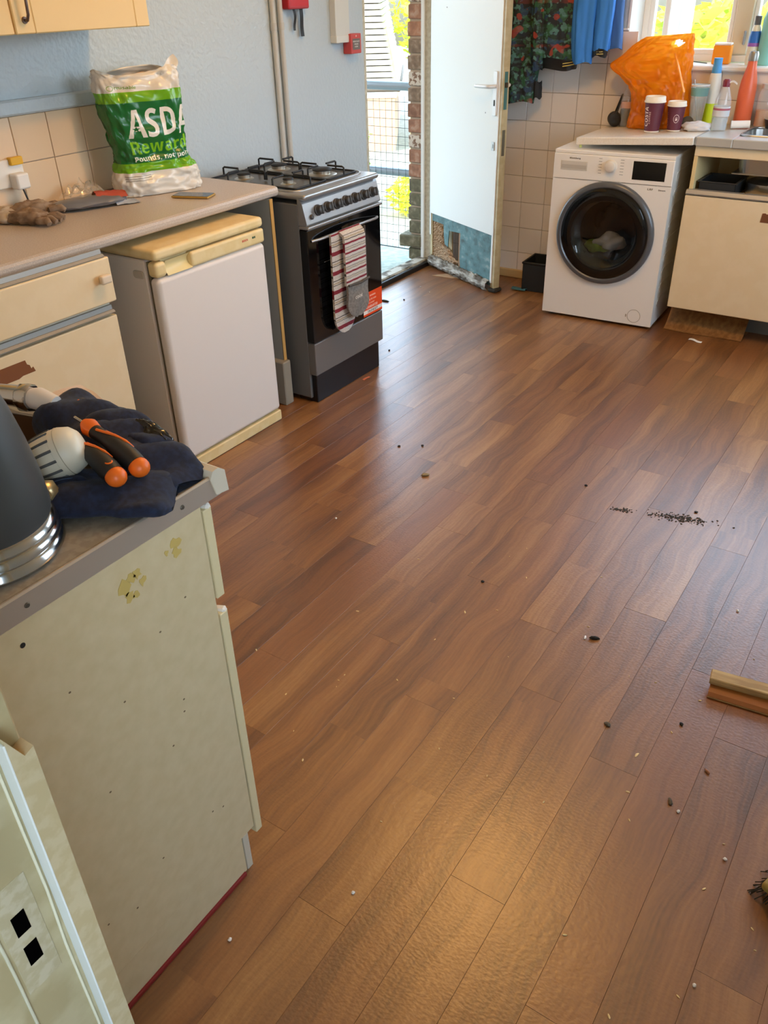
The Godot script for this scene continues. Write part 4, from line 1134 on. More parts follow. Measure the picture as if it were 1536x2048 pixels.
func wall_things() -> void:
	# wall cupboard, two doors seen
	var c := thing("wall_cupboard", "cream wall cupboard with panelled doors above the splashback", "cupboard", Vector3(-2.64, 1.462, -1.49), 90)
	obj("carcass", G().bb(-0.80, 0.80, 0.002, 0.72, -0.16, 0.138), mat(rgb(226, 206, 160), 0.5), c)
	var hm := mat(rgb(112, 96, 92), 0.35, 0.8)
	for s in [[-0.80, -0.271], [-0.265, 0.264], [0.270, 0.799]]:
		var a: float = s[0]; var b: float = s[1]
		var d := obj("door", G().bb(a, a + 0.068, 0.0, 0.72, 0.14, 0.160, 0.003).bb(b - 0.06, b, 0.0, 0.72, 0.14, 0.160, 0.003).bb(a + 0.068, b - 0.06, 0.0, 0.098, 0.14, 0.160, 0.003).bb(a + 0.068, b - 0.06, 0.63, 0.72, 0.14, 0.160, 0.003), M.cream_door, c)
		var n := 5
		for k in n:
			var w := (b - a - 0.148) / n
			obj("board", G().bb(a + 0.078 + k * w, a + 0.078 + (k + 1) * w, 0.085, 0.64, 0.142, 0.152, 0.003), M.cream_door, d)
		obj("handle", G().tube([Vector3(a + 0.036, 0.036, 0.158), Vector3(a + 0.036, 0.036, 0.175), Vector3(a + 0.034, 0.05, 0.186), Vector3(a + 0.034, 0.10, 0.19), Vector3(a + 0.036, 0.14, 0.176), Vector3(a + 0.036, 0.14, 0.158)], 0.0045, 8).lathe([Vector2(0.010, 0.0), Vector2(0.009, 0.004), Vector2(0, 0.005)], 12, xf(Vector3(a + 0.036, 0.036, 0.160), 90)).lathe([Vector2(0.010, 0.0), Vector2(0.009, 0.004), Vector2(0, 0.005)], 12, xf(Vector3(a + 0.036, 0.14, 0.160), 90)), hm, d)
	# two painted pipes side by side up the wall
	for k in 2:
		var z: float = [-3.300, -3.352][k]
		var p := thing("wall_pipe", ["grey painted vertical pipe nearer the carrier bag", "grey painted vertical pipe nearer the fire blanket"][k], "pipe", Vector3(-2.786, 0.0, z), 0, "pipes behind the cooker")
		obj("tube", G().tube([Vector3(0, 0.02, 0), Vector3(0, 2.95, 0)], 0.0125, 14), mat(rgb(190, 188, 180), 0.4), p)
		obj("clip", G().tube([Vector3(0, 1.40, 0), Vector3(0, 1.43, 0)], 0.0155, 14), mat(rgb(184, 182, 174), 0.4), p)
	# fire blanket box with its two black pull tapes
	var f := thing("fire_blanket", "red fire blanket case with two black pull tapes on the grey wall", "fire blanket", Vector3(-2.80, 1.478, -3.458), 90)
	obj("case", G().rbox(Vector3(0, 0.135, 0.022), Vector3(0.150, 0.27, 0.044), 0.008, 2), M.red, f)
	var im := blank(128, 192, rgb(214, 216, 214))
	im.fill_rect(Rect2i(0, 0, 128, 40), rgb(190, 40, 46))
	letters(im, "FIRE", Vector2(14, 30), Vector2(100, 0), Vector2(0, -20), rgb(236, 230, 228))
	letters(im, "BLANKET", Vector2(10, 66), Vector2(108, 0), Vector2(0, -16), rgb(178, 36, 44))
	for k in 5: im.fill_rect(Rect2i(14, 84 + k * 12, 100, 4), rgb(150, 150, 150))
	im.fill_rect(Rect2i(0, 168, 128, 24), rgb(196, 60, 66))
	var fm := mat(Color.WHITE, 0.2); fm.albedo_texture = pic(im)
	var fg := G()
	fg.poly([Vector3(-0.066, 0.012, 0.0446), Vector3(0.066, 0.012, 0.0446), Vector3(0.066, 0.25, 0.0446), Vector3(-0.066, 0.25, 0.0446)], Vector3(0, 0, 1), [Vector2(0, 1), Vector2(1, 1), Vector2(1, 0), Vector2(0, 0)])
	obj("label", fg, fm, f)
	for t in [[-0.014, 0.088, 0.016], [0.038, 0.114, 0.024]]:
		obj("pull_tape", G().shell(3, 12, func(u: float, v: float): return Vector3(t[0] + (u - 0.5) * t[2] + 0.004 * sin(v * 5.0 + t[0] * 90.0), 0.004 - t[1] * v, 0.022 + 0.004 * sin(v * 6.0)), 0.0012, true), M.black, f)
	# cable trunking and fire alarm call point
	var t2 := thing("cable_trunking", "white cable trunking running down beside the outer door", "trunking", Vector3(-2.80, 1.325, -3.797), 90)
	obj("channel", G().rbox(Vector3(0, 0.55, 0.018), Vector3(0.115, 1.09, 0.036), 0.004, 2), mat(rgb(208, 210, 204), 0.4), t2)
	obj("end_cap", G().rbox(Vector3(0, 0.016, 0.019), Vector3(0.118, 0.032, 0.039), 0.004, 2), mat(rgb(214, 216, 210), 0.4), t2)
	var al := thing("fire_alarm_call_point", "red fire alarm call point at the end of the grey wall", "fire alarm", Vector3(-2.80, 1.317, -3.885), 90)
	obj("housing", G().rbox(Vector3(0, 0, 0.026), Vector3(0.088, 0.088, 0.05), 0.004, 2), mat(rgb(196, 70, 66), 0.4), al)
	var ai := blank(96, 96, rgb(110, 100, 96))
	letters(ai, "BREAK GLASS", Vector2(6, 30), Vector2(84, 0), Vector2(0, -12), rgb(226, 222, 216))
	letters(ai, "PRESS", Vector2(24, 54), Vector2(48, 0), Vector2(0, -12), rgb(226, 222, 216))
	letters(ai, "HERE", Vector2(28, 76), Vector2(40, 0), Vector2(0, -12), rgb(226, 222, 216))
	var am := mat(Color.WHITE, 0.2); am.albedo_texture = pic(ai)
	var ag := G()
	ag.poly([Vector3(-0.032, -0.026, 0.0515), Vector3(0.032, -0.026, 0.0515), Vector3(0.032, 0.022, 0.0515), Vector3(-0.032, 0.022, 0.0515)], Vector3(0, 0, 1), [Vector2(0, 1), Vector2(1, 1), Vector2(1, 0), Vector2(0, 0)])
	obj("glass_plate", ag, am, al)
	obj("indicator", G().ball(Vector3(0.0, 0.033, 0.051), Vector3(0.004, 0.004, 0.003), 8, 6), M.white_plastic, al)

# ---------------------------------------------------------------- washing machine and sink run along the back wall
func washing_machine() -> void:
	var w := thing("washing_machine", "white front loading washing machine with a dark round door", "washing machine", Vector3(-1.483, 0, -4.464), 2.48)
	var wh: Material = M.washer
	# front at z = 0.25
	obj("body", G().bb(-0.299, -0.289, 0.015, 0.834, -0.248, 0.246, 0.002).bb(0.289, 0.299, 0.015, 0.834, -0.248, 0.246, 0.002).bb(-0.29, 0.29, 0.015, 0.834, -0.248, -0.24).bb(-0.29, 0.29, 0.015, 0.025, -0.24, 0.246), wh, w)
	obj("top_panel", G().rbox(Vector3(0, 0.840, 0.0), Vector3(0.60, 0.018, 0.498), 0.005, 2), wh, w)
	# front sheet with a round opening
	var fr := G()
	var R := 0.246
	var n := 48
	for k in n:
		var a := TAU * k / n; var b := TAU * (k + 1) / n
		var edge := func(t: float) -> Vector3:
			var c := cos(t); var s := sin(t)
			var hx := 0.30; var y0 := 0.015 - 0.463; var y1 := 0.712 - 0.463
			var q := minf(hx / maxf(absf(c), 1e-6), (y1 if s > 0 else -y0) / maxf(absf(s), 1e-6))
			return Vector3(c * q, 0.463 + s * q, 0.25)
		fr.poly([Vector3(R * cos(a), 0.463 + R * sin(a), 0.25), edge.call(a), edge.call(b), Vector3(R * cos(b), 0.463 + R * sin(b), 0.25)], Vector3(0, 0, 1))
	for q in [[Vector3(0.30, 0.712, 0.25), Vector3(0.30, 0.015, 0.25), Vector3(1, 0, 0)], [Vector3(-0.30, 0.712, 0.25), Vector3(-0.30, 0.015, 0.25), Vector3(-1, 0, 0)], [Vector3(-0.30, 0.015, 0.25), Vector3(0.30, 0.015, 0.25), Vector3(0, -1, 0)]]:
		fr.poly([q[0], q[1], q[1] + Vector3(0, 0, -0.03), q[0] + Vector3(0, 0, -0.03)], q[2])
	# corners that the fan leaves open
	for sx in [-1, 1]:
		for e in [[0.712, 1], [0.015, -1]]:
			var ang := atan2((e[0] - 0.463), sx * 0.30)
			var k0 := floorf(ang / TAU * n)
			var p := []
			for kk in [k0, k0 + 1]:
				var t: float = TAU * kk / n
				var c := cos(t); var s := sin(t)
				var q := minf(0.30 / maxf(absf(c), 1e-6), absf(e[0] - 0.463) / maxf(absf(s), 1e-6))
				p.append(Vector3(c * q, 0.463 + s * q, 0.25))
			fr.poly([p[0], Vector3(sx * 0.30, e[0], 0.25), p[1]], Vector3(0, 0, 1))
	obj("front_panel", fr, wh, w)
	# control band
	var cp := obj("control_panel", G().rbox(Vector3(0, 0.772, 0.24), Vector3(0.60, 0.118, 0.026), 0.005, 2), wh, w)
	obj("drawer", G().rbox(Vector3(-0.193, 0.777, 0.2525), Vector3(0.138, 0.044, 0.004), 0.0015, 1).bb(-0.259, -0.127, 0.781, 0.796, 0.2525, 0.2555), mat(rgb(206, 200, 188), 0.4), cp)
	obj("drawer_grip", G().bb(-0.257, -0.129, 0.762, 0.794, 0.2542, 0.2552, 0.0004), mat(rgb(186, 180, 168), 0.5), cp)
	obj("knob", G().lathe([Vector2(0.031, 0.0), Vector2(0.030, 0.004), Vector2(0.026, 0.006), Vector2(0.024, 0.022), Vector2(0.020, 0.025), Vector2(0, 0.025)], 28, xf(Vector3(-0.006, 0.786, 0.253), 90)), mat(rgb(222, 214, 200), 0.35), cp)
	var tick := G()
	for s in [-1, 1]:
		for k in 6:
			var yy := 0.75 + k * 0.0135
			tick.bb(s * 0.046 - 0.006 + (0.0 if s > 0 else -0.016), s * 0.046 - 0.006 + (0.018 if s > 0 else 0.0), yy, yy + 0.0018, 0.2525, 0.2536)
	obj("programme_marks", tick, mat(rgb(120, 116, 108), 0.6), cp).set_meta("kind", "stuff")
	obj("display", G().extr([Vector2(0.104, 0.728), Vector2(0.262, 0.728), Vector2(0.262, 0.812), Vector2(0.104, 0.812)], 0.0014, Transform3D(Basis.IDENTITY, Vector3(0, 0.006, 0.2525)), 0.0006), mat(rgb(14, 16, 18), 0.12), cp)
	obj("lettering", text_geo("Blomberg", 0.056, 0.010, Transform3D(Basis.IDENTITY, Vector3(-0.19, 0.811, 0.2532))).bb(0, 0.0001, 0.8, 0.8001, 0.25, 0.2501), mat(rgb(70, 66, 62), 0.5), cp)
	obj("model_lettering", text_geo("LRF", 0.026, 0.009, Transform3D(Basis.IDENTITY, Vector3(0.20, 0.695, 0.2502))), mat(rgb(70, 66, 62), 0.5), w)
	obj("capacity_lettering", text_geo("Steam", 0.034, 0.007, Transform3D(Basis.IDENTITY, Vector3(0.256, 0.694, 0.2502))), mat(rgb(110, 104, 98), 0.5), w)
	# round door
	var c0 := xf(Vector3(0.0, 0.463, 0.25), 90)
	var dr := obj("door", G().lathe([Vector2(0.252, -0.004), Vector2(0.254, 0.010), Vector2(0.250, 0.020), Vector2(0.240, 0.026), Vector2(0.230, 0.026), Vector2(0.224, 0.020)], 64, c0), mat(rgb(96, 98, 100), 0.32, 0.3), w)
	obj("dark_glass", G().lathe([Vector2(0.226, 0.020), Vector2(0.215, 0.026), Vector2(0.175, 0.030), Vector2(0.166, 0.026)], 64, c0), mat(rgb(12, 13, 14), 0.08), dr)
	obj("inner_ring", G().lathe([Vector2(0.168, 0.027), Vector2(0.164, 0.018), Vector2(0.155, -0.01), Vector2(0.150, -0.06)], 64, c0), mat(rgb(78, 80, 74), 0.35, 0.3), dr)
	var gl := mat(Color(0.02, 0.025, 0.03, 0.5), 0.03)
	gl.transparency = BaseMaterial3D.TRANSPARENCY_ALPHA
	obj("window_bowl", G().lathe([Vector2(0.166, 0.026), Vector2(0.150, 0.018), Vector2(0.09, 0.002), Vector2(0.0, -0.004)], 48, c0), gl, dr)
	obj("drum", G().lathe([Vector2(0.245, -0.03), Vector2(0.245, -0.30), Vector2(0.0, -0.30)], 40, c0).lathe([Vector2(0.150, -0.06), Vector2(0.246, -0.05)], 40, c0), mat(rgb(34, 35, 37), 0.5, 0.3), w)
	var ln := noise(91, 14.0, 3)
	for L in [[Vector3(-0.045, 0.375, 0.16), Vector3(0.07, 0.035, 0.05), rgb(118, 150, 52), "green_laundry"], [Vector3(0.012, 0.405, 0.17), Vector3(0.075, 0.045, 0.05), rgb(190, 190, 186), "white_laundry"], [Vector3(0.03, 0.46, 0.08), Vector3(0.13, 0.13, 0.06), rgb(46, 50, 54), "dark_laundry"], [Vector3(0.0, 0.33, 0.10), Vector3(0.16, 0.06, 0.10), rgb(36, 39, 42), "dark_laundry"]]:
		var cc: Vector3 = L[0]; var rr: Vector3 = L[1]
		obj(L[3], G().grid(26, 18, func(u: float, v: float):
			var d := Vector3(cos(TAU * u) * sin(PI * v), cos(PI * v), sin(TAU * u) * sin(PI * v))
			return cc + d * rr * (1.0 + 0.45 * ln.get_noise_3d(d.x * rr.x + cc.x, d.y * rr.y, d.z * rr.z)), false, true), mat(L[2], 0.9), w)
	# filter cover, and the embossed ribs of the side
	var ring := []
	for k in 28: ring.append(Vector3(0.207 + 0.034 * cos(TAU * k / 28), 0.062 + 0.034 * sin(TAU * k / 28), 0.2504))
	obj("filter_cover", G().tube(ring, 0.0012, 5, false, true).bb(0.162, 0.168, 0.053, 0.067, 0.2500, 0.2512), mat(rgb(170, 160, 142), 0.5), w)
	for k in 9:
		var y := 0.10 + k * 0.078
		obj("side_rib", G().extr([Vector2(-0.20, 0), Vector2(0.16, 0), Vector2(0.185, 0.02), Vector2(0.185, 0.034), Vector2(0.16, 0.046), Vector2(-0.20, 0.046)], 0.006, Transform3D(Basis(Vector3(0, 0, 1), Vector3(0, 1, 0), Vector3(-1, 0, 0)), Vector3(0.301, y, 0.0)), 0.004), wh, w)
	for sx in [-0.25, 0.22]:
		for z in [-0.2, 0.2]:
			obj("foot", G().lathe([Vector2(0.0, 0.0), Vector2(0.022, 0.0), Vector2(0.022, 0.008), Vector2(0.012, 0.010), Vector2(0.012, 0.02)], 14, xf(Vector3(sx, 0, z))), M.dark, w)

func sink_run() -> void:
	# loose offcut of worktop bridging the washing machine
	var lw := speckled(rgb(226, 216, 200), rgb(232, 224, 210), 0.35, 4.0, 44, 0.04)
	var t := thing("worktop_offcut", "loose pale worktop piece tilted over the washing machine", "worktop", Vector3(-1.397, 0.882, -4.488))
	t.rotation_degrees = Vector3(0, 0, 3.3)
	obj("slab", G().rbox(Vector3(0, 0.017, 0), Vector3(0.575, 0.034, 0.48), 0.006, 2), lw, t)
	obj("prop", G().bb(-0.272, -0.262, -0.014, 0.002, 0.222, 0.232), mat(rgb(196, 206, 130), 0.6), t)
	# sink cabinet with the drawer front missing
	var c := thing("sink_cabinet", "cream sink cabinet with an open gap where its drawer is missing", "cabinet", Vector3(-0.61, 0, -4.5))
	var z1 := 0.222
	var sdm := mat(rgb(222, 196, 142), 0.6)
	obj("side", G().bb(-0.495, -0.477, 0.13, 0.895, -0.235, z1 - 0.002, 0.001), sdm, c)
	obj("side", G().bb(0.48, 0.498, 0.13, 0.895, -0.235, z1 - 0.002, 0.001), sdm, c)
	obj("top_rail", G().bb(-0.495, 0.498, 0.85, 0.895, 0.19, z1, 0.002), M.cream, c)
	obj("back", G().bb(-0.477, 0.48, 0.13, 0.895, -0.235, -0.225), sdm, c)
	obj("shelf", G().bb(-0.477, 0.48, 0.66, 0.676, -0.22, 0.19), sdm, c)
	obj("base_board", G().bb(-0.477, 0.48, 0.13, 0.146, -0.22, 0.19), mat(rgb(120, 108, 92), 0.7), c)
	var d := obj("door", G().rbox(Vector3(-0.202, 0.404, 0.231), Vector3(0.60, 0.548, 0.02), 0.004, 2), M.cream, c)
	obj("door", G().rbox(Vector3(0.30, 0.404, 0.231), Vector3(0.39, 0.548, 0.02), 0.004, 2), M.cream, c)
	obj("door_rail", G().extr([Vector2(0.208, 0), Vector2(0.244, 0), Vector2(0.248, 0.006), Vector2(0.240, 0.022), Vector2(0.208, 0.022)], 0.99, Transform3D(Basis(Vector3(0, 0, 1), Vector3(0, 1, 0), Vector3(-1, 0, 0)), Vector3(0.49, 0.682, 0))), M.alu, c)
	obj("brown_tape", G().extr([Vector2(-0.142, 0.590), Vector2(-0.138, 0.630), Vector2(-0.125, 0.632), Vector2(-0.12, 0.628), Vector2(0.0, 0.634), Vector2(0.0, 0.588)], 0.0008, Transform3D(Basis.IDENTITY, Vector3(0, 0, 0.2412))), mat(rgb(118, 72, 44), 0.4), d)
	obj("plinth", G().bb(-0.477, 0.48, 0.0, 0.13, 0.02, 0.045), mat(rgb(128, 130, 128), 0.6), c)
	# things standing in the gap
	var p := thing("cooking_pot", "dim metal pot standing inside the open drawer gap", "pot", Vector3(-0.78, 0.676, -4.46))
	obj("pan_body", G().lathe([Vector2(0, 0.0), Vector2(0.10, 0.0), Vector2(0.105, 0.01), Vector2(0.105, 0.055), Vector2(0.10, 0.055), Vector2(0.10, 0.01), Vector2(0, 0.008)], 28), M.steel, p)
	obj("lid", G().lathe([Vector2(0.106, 0.055), Vector2(0.09, 0.063), Vector2(0.02, 0.068), Vector2(0.012, 0.078), Vector2(0, 0.08)], 28), M.steel, p)
	var rt := thing("roasting_tin", "dark roasting tin standing at the left of the open drawer gap", "roasting tin", Vector3(-0.985, 0.6765, -4.42))
	var rg := G()
	for q in [[-0.085, -0.081, -0.11, 0.11], [0.081, 0.085, -0.11, 0.11], [-0.085, 0.085, -0.11, -0.106], [-0.085, 0.085, 0.106, 0.11]]:
		rg.bb(q[0], q[1], 0.002, 0.058, q[2], q[3], 0.001)
	rg.bb(-0.085, 0.085, 0.0, 0.004, -0.11, 0.11)
	obj("tin_walls", rg, mat(rgb(48, 50, 52), 0.5, 0.3), rt)
	obj("tin_rim", G().bb(-0.092, 0.092, 0.057, 0.061, 0.104, 0.114, 0.001).bb(-0.092, 0.092, 0.057, 0.061, -0.114, -0.104, 0.001).bb(-0.092, -0.079, 0.057, 0.061, -0.11, 0.11, 0.001).bb(0.079, 0.092, 0.057, 0.061, -0.11, 0.11, 0.001), mat(rgb(60, 62, 64), 0.45, 0.3), rt)
	# strip of floor vinyl lapped up over the plinth
	var vm := speckled(rgb(122, 80, 40), rgb(150, 104, 58), 0.4, 3.0, 46, 0.02)
	tag(obj("vinyl_flap", G().shell(14, 10, func(u: float, v: float):
		var x := -1.118 + 0.392 * u
		var z := -4.40 + 0.118 * v + 0.006 * sin(u * 5.0)
		return Vector3(x, 0.0045 + 0.118 * pow(1.0 - v, 1.7), z), 0.003, true), vm), "brown wood effect vinyl flap lapped up below the sink cabinet", "vinyl flap")
	# stainless sink top
	var s := thing("kitchen_sink", "stainless steel sink top with a sunken bowl under the window", "sink", Vector3(-0.61, 0.895, -4.5))
	var st: Material = M.steel
	var hx0 := -0.33; var hx1 := 0.10; var hz0 := -0.15; var hz1 := 0.14
	obj("surround", G().bb(-0.495, hx0, 0.0, 0.040, -0.235, 0.24, 0.004).bb(hx1, 0.498, 0.0, 0.040, -0.235, 0.24, 0.004).bb(hx0, hx1, 0.0, 0.040, -0.235, hz0, 0.004).bb(hx0, hx1, 0.0, 0.040, hz1, 0.24, 0.004), mat(rgb(206, 206, 202), 0.32, 0.55), s)
	var rim := []
	for q in rrect(hx1 - hx0, hz1 - hz0, 0.06, 6, Vector2((hx0 + hx1) / 2, (hz0 + hz1) / 2)): rim.append(Vector3(q.x, 0.042, q.y))
	obj("bowl_rim", G().tube(rim, 0.006, 8, false, true), st, s)
	var pl := rrect(hx1 - hx0, hz1 - hz0, 0.06, 6, Vector2((hx0 + hx1) / 2, (hz0 + hz1) / 2))
	var bw := G()
	for k in pl.size():
		var a := pl[k]; var b := pl[(k + 1) % pl.size()]
		bw.poly([Vector3(a.x, 0.04, a.y), Vector3(b.x, 0.04, b.y), Vector3(b.x * 0.95, -0.12, b.y * 0.95), Vector3(a.x * 0.95, -0.12, a.y * 0.95)], Vector3((hx0 + hx1) / 2 - a.x, 0, -a.y))
	bw.bb(hx0, hx1, -0.125, -0.12, hz0, hz1)
	obj("bowl", bw, st, s)
	obj("joint_strip", G().bb(-0.499, -0.493, 0.005, 0.0405, -0.23, 0.241, 0.001), M.alu, s)
	# dark tub and a scrap of blue cloth between door and machine
	var tb := thing("plastic_tub", "black plastic tub on the floor beside the washing machine", "tub", Vector3(-1.93, 0, -4.62), 4)
	var ob := G()
	for q in [[-0.125, -0.119, -0.1, 0.1], [0.119, 0.125, -0.1, 0.1], [-0.125, 0.125, -0.1, -0.094], [-0.125, 0.125, 0.094, 0.1]]:
		ob.bb(q[0], q[1], 0.004, 0.165, q[2], q[3], 0.002)
	ob.bb(-0.125, 0.125, 0.0, 0.006, -0.1, 0.1)
	obj("walls", ob, mat(rgb(28, 33, 38), 0.5), tb)
	obj("rim", G().bb(-0.13, 0.13, 0.158, 0.17, 0.094, 0.105, 0.003).bb(-0.13, -0.119, 0.158, 0.17, -0.1, 0.1, 0.003).bb(0.119, 0.13, 0.158, 0.17, -0.1, 0.1, 0.003).bb(-0.13, 0.13, 0.158, 0.17, -0.105, -0.094, 0.003), mat(rgb(24, 28, 32), 0.5), tb)
	tag(obj("blue_rag", G().shell(8, 5, func(u: float, v: float): return Vector3(-2.10 + 0.09 * u, 0.003 + 0.008 * sin(u * 6.0 + v * 3.0) * sin(PI * v) + 0.006, -4.52 + 0.04 * v), 0.003), mat(rgb(64, 112, 128), 0.9)), "small blue rag lying beside the black tub", "rag")

func slope_y(x: float) -> float:  # top of the tilted worktop piece
	return 0.9165 + (x + 1.397) * 0.0577

func cup(called: String, label: String, at: Vector3, h: float, r: float, words: bool, turn: float) -> void:
	var c := thing(called, label, "cup", at, turn, "paper coffee cups on the worktop")
	var im := blank(512, 256, rgb(96, 40, 56))
	if words:
		letters(im, "COSTA", Vector2(150, 214), Vector2(0, -176), Vector2(-44, 0), rgb(232, 216, 206))
		letters(im, "COFFEE", Vector2(176, 190), Vector2(0, -110), Vector2(-18, 0), rgb(200, 172, 170))
	else:
		letters(im, "COSTA", Vector2(90, 214), Vector2(0, -150), Vector2(-40, 0), rgb(168, 130, 138))
		for q in 24:
			var A := TAU * q / 24.0; var B := TAU * (q + 1) / 24.0
			tri_fill(im, Vector2(190, 130) + Vector2(cos(A) * 30, sin(A) * 46), Vector2(190, 130) + Vector2(cos(B) * 30, sin(B) * 46), Vector2(190, 130) + Vector2(cos(A) * 26, sin(A) * 40), rgb(216, 196, 192))
			tri_fill(im, Vector2(190, 130) + Vector2(cos(B) * 30, sin(B) * 46), Vector2(190, 130) + Vector2(cos(B) * 26, sin(B) * 40), Vector2(190, 130) + Vector2(cos(A) * 26, sin(A) * 40), rgb(216, 196, 192))
			if q % 3 == 0:
				tri_fill(im, Vector2(190, 130), Vector2(190, 130) + Vector2(cos(A) * 15, sin(A) * 22), Vector2(190, 130) + Vector2(cos(B) * 15, sin(B) * 22), rgb(226, 208, 202))
				tri_fill(im, Vector2(190, 122), Vector2(178, 150), Vector2(204, 148), rgb(226, 208, 202))
	var m := mat(Color.WHITE, 0.5)
	m.albedo_texture = pic(im)
	obj("sleeve", G().lathe([Vector2(r * 0.72, 0.006), Vector2(r * 0.96, h * 0.84)], 40), m, c)
	obj("foot", G().lathe([Vector2(0, 0.0), Vector2(r * 0.72, 0.0), Vector2(r * 0.725, 0.0062)], 40), mat(rgb(226, 214, 200), 0.6), c)
	obj("lid", G().lathe([Vector2(r * 0.97, h * 0.83), Vector2(r * 1.04, h * 0.835), Vector2(r * 1.04, h * 0.865), Vector2(r * 0.99, h * 0.88), Vector2(r * 0.97, h * 0.975), Vector2(r * 0.93, h), Vector2(r * 0.86, h), Vector2(r * 0.84, h * 0.965), Vector2(0, h * 0.96)], 40), mat(rgb(236, 228, 212), 0.4), c)

func bottle(called: String, label: String, at: Vector3, prof: Array, m: Material, cap: Array, cm: Material, lean := Vector2.ZERO) -> Node3D:
	var b := thing(called, label, "bottle", at)
	b.rotation_degrees = Vector3(lean.x, 0, lean.y)
	obj("body", G().lathe(prof, 32), m, b)
	obj("cap", G().lathe(cap, 28), cm, b)
	return b

func sink_things() -> void:
	# thin orange carrier bag
	var om := mat(rgb(255, 140, 8), 0.3)
	om.backlight_enabled = true; om.backlight = rgb(255, 200, 60)
	var zc := -4.612
	var b := thing("orange_bag", "orange translucent carrier bag standing on the pale worktop piece", "bag", Vector3(-1.40, slope_y(-1.40) + 0.004, zc))
	var nz := noise(95, 1.0, 3)
	var wob := func(u: float, v: float) -> Vector3:
		var a := TAU * u
		var k := 0.012 * nz.get_noise_3d(cos(a) * 3.0, v * 5.0, sin(a) * 3.0) + 0.020 * absf(nz.get_noise_3d(cos(a) * 4.0 + v * 5.0, v * 5.0 - cos(a) * 3.0, sin(a) * 4.0))
		return Vector3(-cos(a) * k * 0.6, (u if u < 0.5 else 1.0 - u) * 0.0, sin(a) * k * 1.8)
	var lv := [[0.405, -0.002, -0.01, 0.112, 0.012], [0.375, -0.03, -0.01, 0.142, 0.022], [0.335, -0.050, -0.005, 0.168, 0.036], [0.285, -0.076, 0.0, 0.200, 0.046], [0.220, -0.036, 0.0, 0.160, 0.066], [0.17, -0.01, 0.0, 0.140, 0.082], [0.09, 0.0, 0.0, 0.142, 0.086], [0.03, 0.0, 0.0, 0.148, 0.088], [0.0, 0.0, 0.0, 0.145, 0.086]]
	var fn := loft(lv, 80, 60, wob, 2.6)
	var tilt := func(u: float, v: float) -> Vector3:
		var p: Vector3 = fn.call(u, v)
		return p + Vector3(0, p.x * 0.075 * (1.0 - v) + p.x * 0.0577 * v, 0)
	var hole := func(u: float, v: float) -> bool:
		var p: Vector3 = fn.call(u, v)
		return pow((p.x - 0.045) / 0.030, 2) + pow((p.y - 0.368) / 0.015, 2) > 1.0
	obj("film", G().grid(90, 64, tilt, true, true, hole), om, b)
	obj("fold", G().shell(6, 20, func(u: float, v: float): return Vector3(0.05 + 0.085 * v + 0.009 * (u - 0.5), 0.33 - 0.16 * v, 0.036 + 0.058 * v + 0.008 * sin(PI * u)), 0.001), mat(rgb(252, 164, 70), 0.2), b)
	var inside := mat(rgb(150, 84, 40), 0.7)
	obj("contents", G().rbox(Vector3(0.0, 0.095, 0.0), Vector3(0.21, 0.17, 0.13), 0.03, 3), inside, b)
	# paper cups
	cup("coffee_cup", "tall maroon paper coffee cup in front of the orange bag", Vector3(-1.372, slope_y(-1.372) + 0.002, -4.435), 0.158, 0.049, true, 145)
	cup("coffee_cup", "shorter maroon paper coffee cup beside the taller one", Vector3(-1.272, slope_y(-1.272) + 0.002, -4.462), 0.132, 0.044, false, 160)
	# dark bottle and headphones left of the bag
	var clearm := mat(Color(0.9, 0.93, 0.95, 0.22), 0.05)
	clearm.transparency = BaseMaterial3D.TRANSPARENCY_ALPHA
	var cb := bottle("cola_bottle", "clear bottle with a dark lower half beside the orange bag", Vector3(-1.585, slope_y(-1.585), -4.66), [Vector2(0, 0), Vector2(0.030, 0.0), Vector2(0.034, 0.006), Vector2(0.034, 0.12), Vector2(0.03, 0.15), Vector2(0.014, 0.19), Vector2(0.013, 0.205)], clearm, [Vector2(0.015, 0.203), Vector2(0.015, 0.222), Vector2(0, 0.223)], mat(rgb(200, 60, 60), 0.4))
	obj("cola", G().lathe([Vector2(0, 0.002), Vector2(0.032, 0.004), Vector2(0.032, 0.082), Vector2(0, 0.082)], 28), mat(rgb(20, 14, 12), 0.2), cb)
	obj("wrap", G().lathe([Vector2(0.0345, 0.088), Vector2(0.0345, 0.118)], 28), mat(rgb(206, 168, 160), 0.5), cb)
	var hp := thing("headphones", "black headphones leaning on the tiles beside the orange bag", "headphones", Vector3(-1.645, slope_y(-1.645) + 0.002, -4.655), 25)
	for s in [-1, 1]:
		obj("ear_cup", G().lathe([Vector2(0, -0.012), Vector2(0.030, -0.012), Vector2(0.034, 0.0), Vector2(0.030, 0.014), Vector2(0.014, 0.018), Vector2(0.0, 0.014)], 24, xf(Vector3(0.0, 0.034, s * 0.026), 90 * s)), M.black, hp)
	var band := []
	for k in 17:
		var a := PI * k / 16.0
		band.append(Vector3(0.03 * sin(a), 0.05 + 0.10 * sin(a), 0.032 * cos(a)))
	obj("headband", G().tube(band, 0.004, 8), M.black, hp)
	# tall glass with a printed band, teaspoon inside
	var gl := mat(Color(0.88, 0.95, 0.95, 0.18), 0.04)
	gl.transparency = BaseMaterial3D.TRANSPARENCY_ALPHA
	var g := thing("drinking_glass", "tall clear printed glass on the worktop beside the orange bag", "glass", Vector3(-1.212, slope_y(-1.212) + 0.002, -4.60))
	obj("wall", G().lathe([Vector2(0, 0), Vector2(0.030, 0.0), Vector2(0.043, 0.188), Vector2(0.041, 0.188), Vector2(0.029, 0.006), Vector2(0, 0.006)], 32), gl, g)
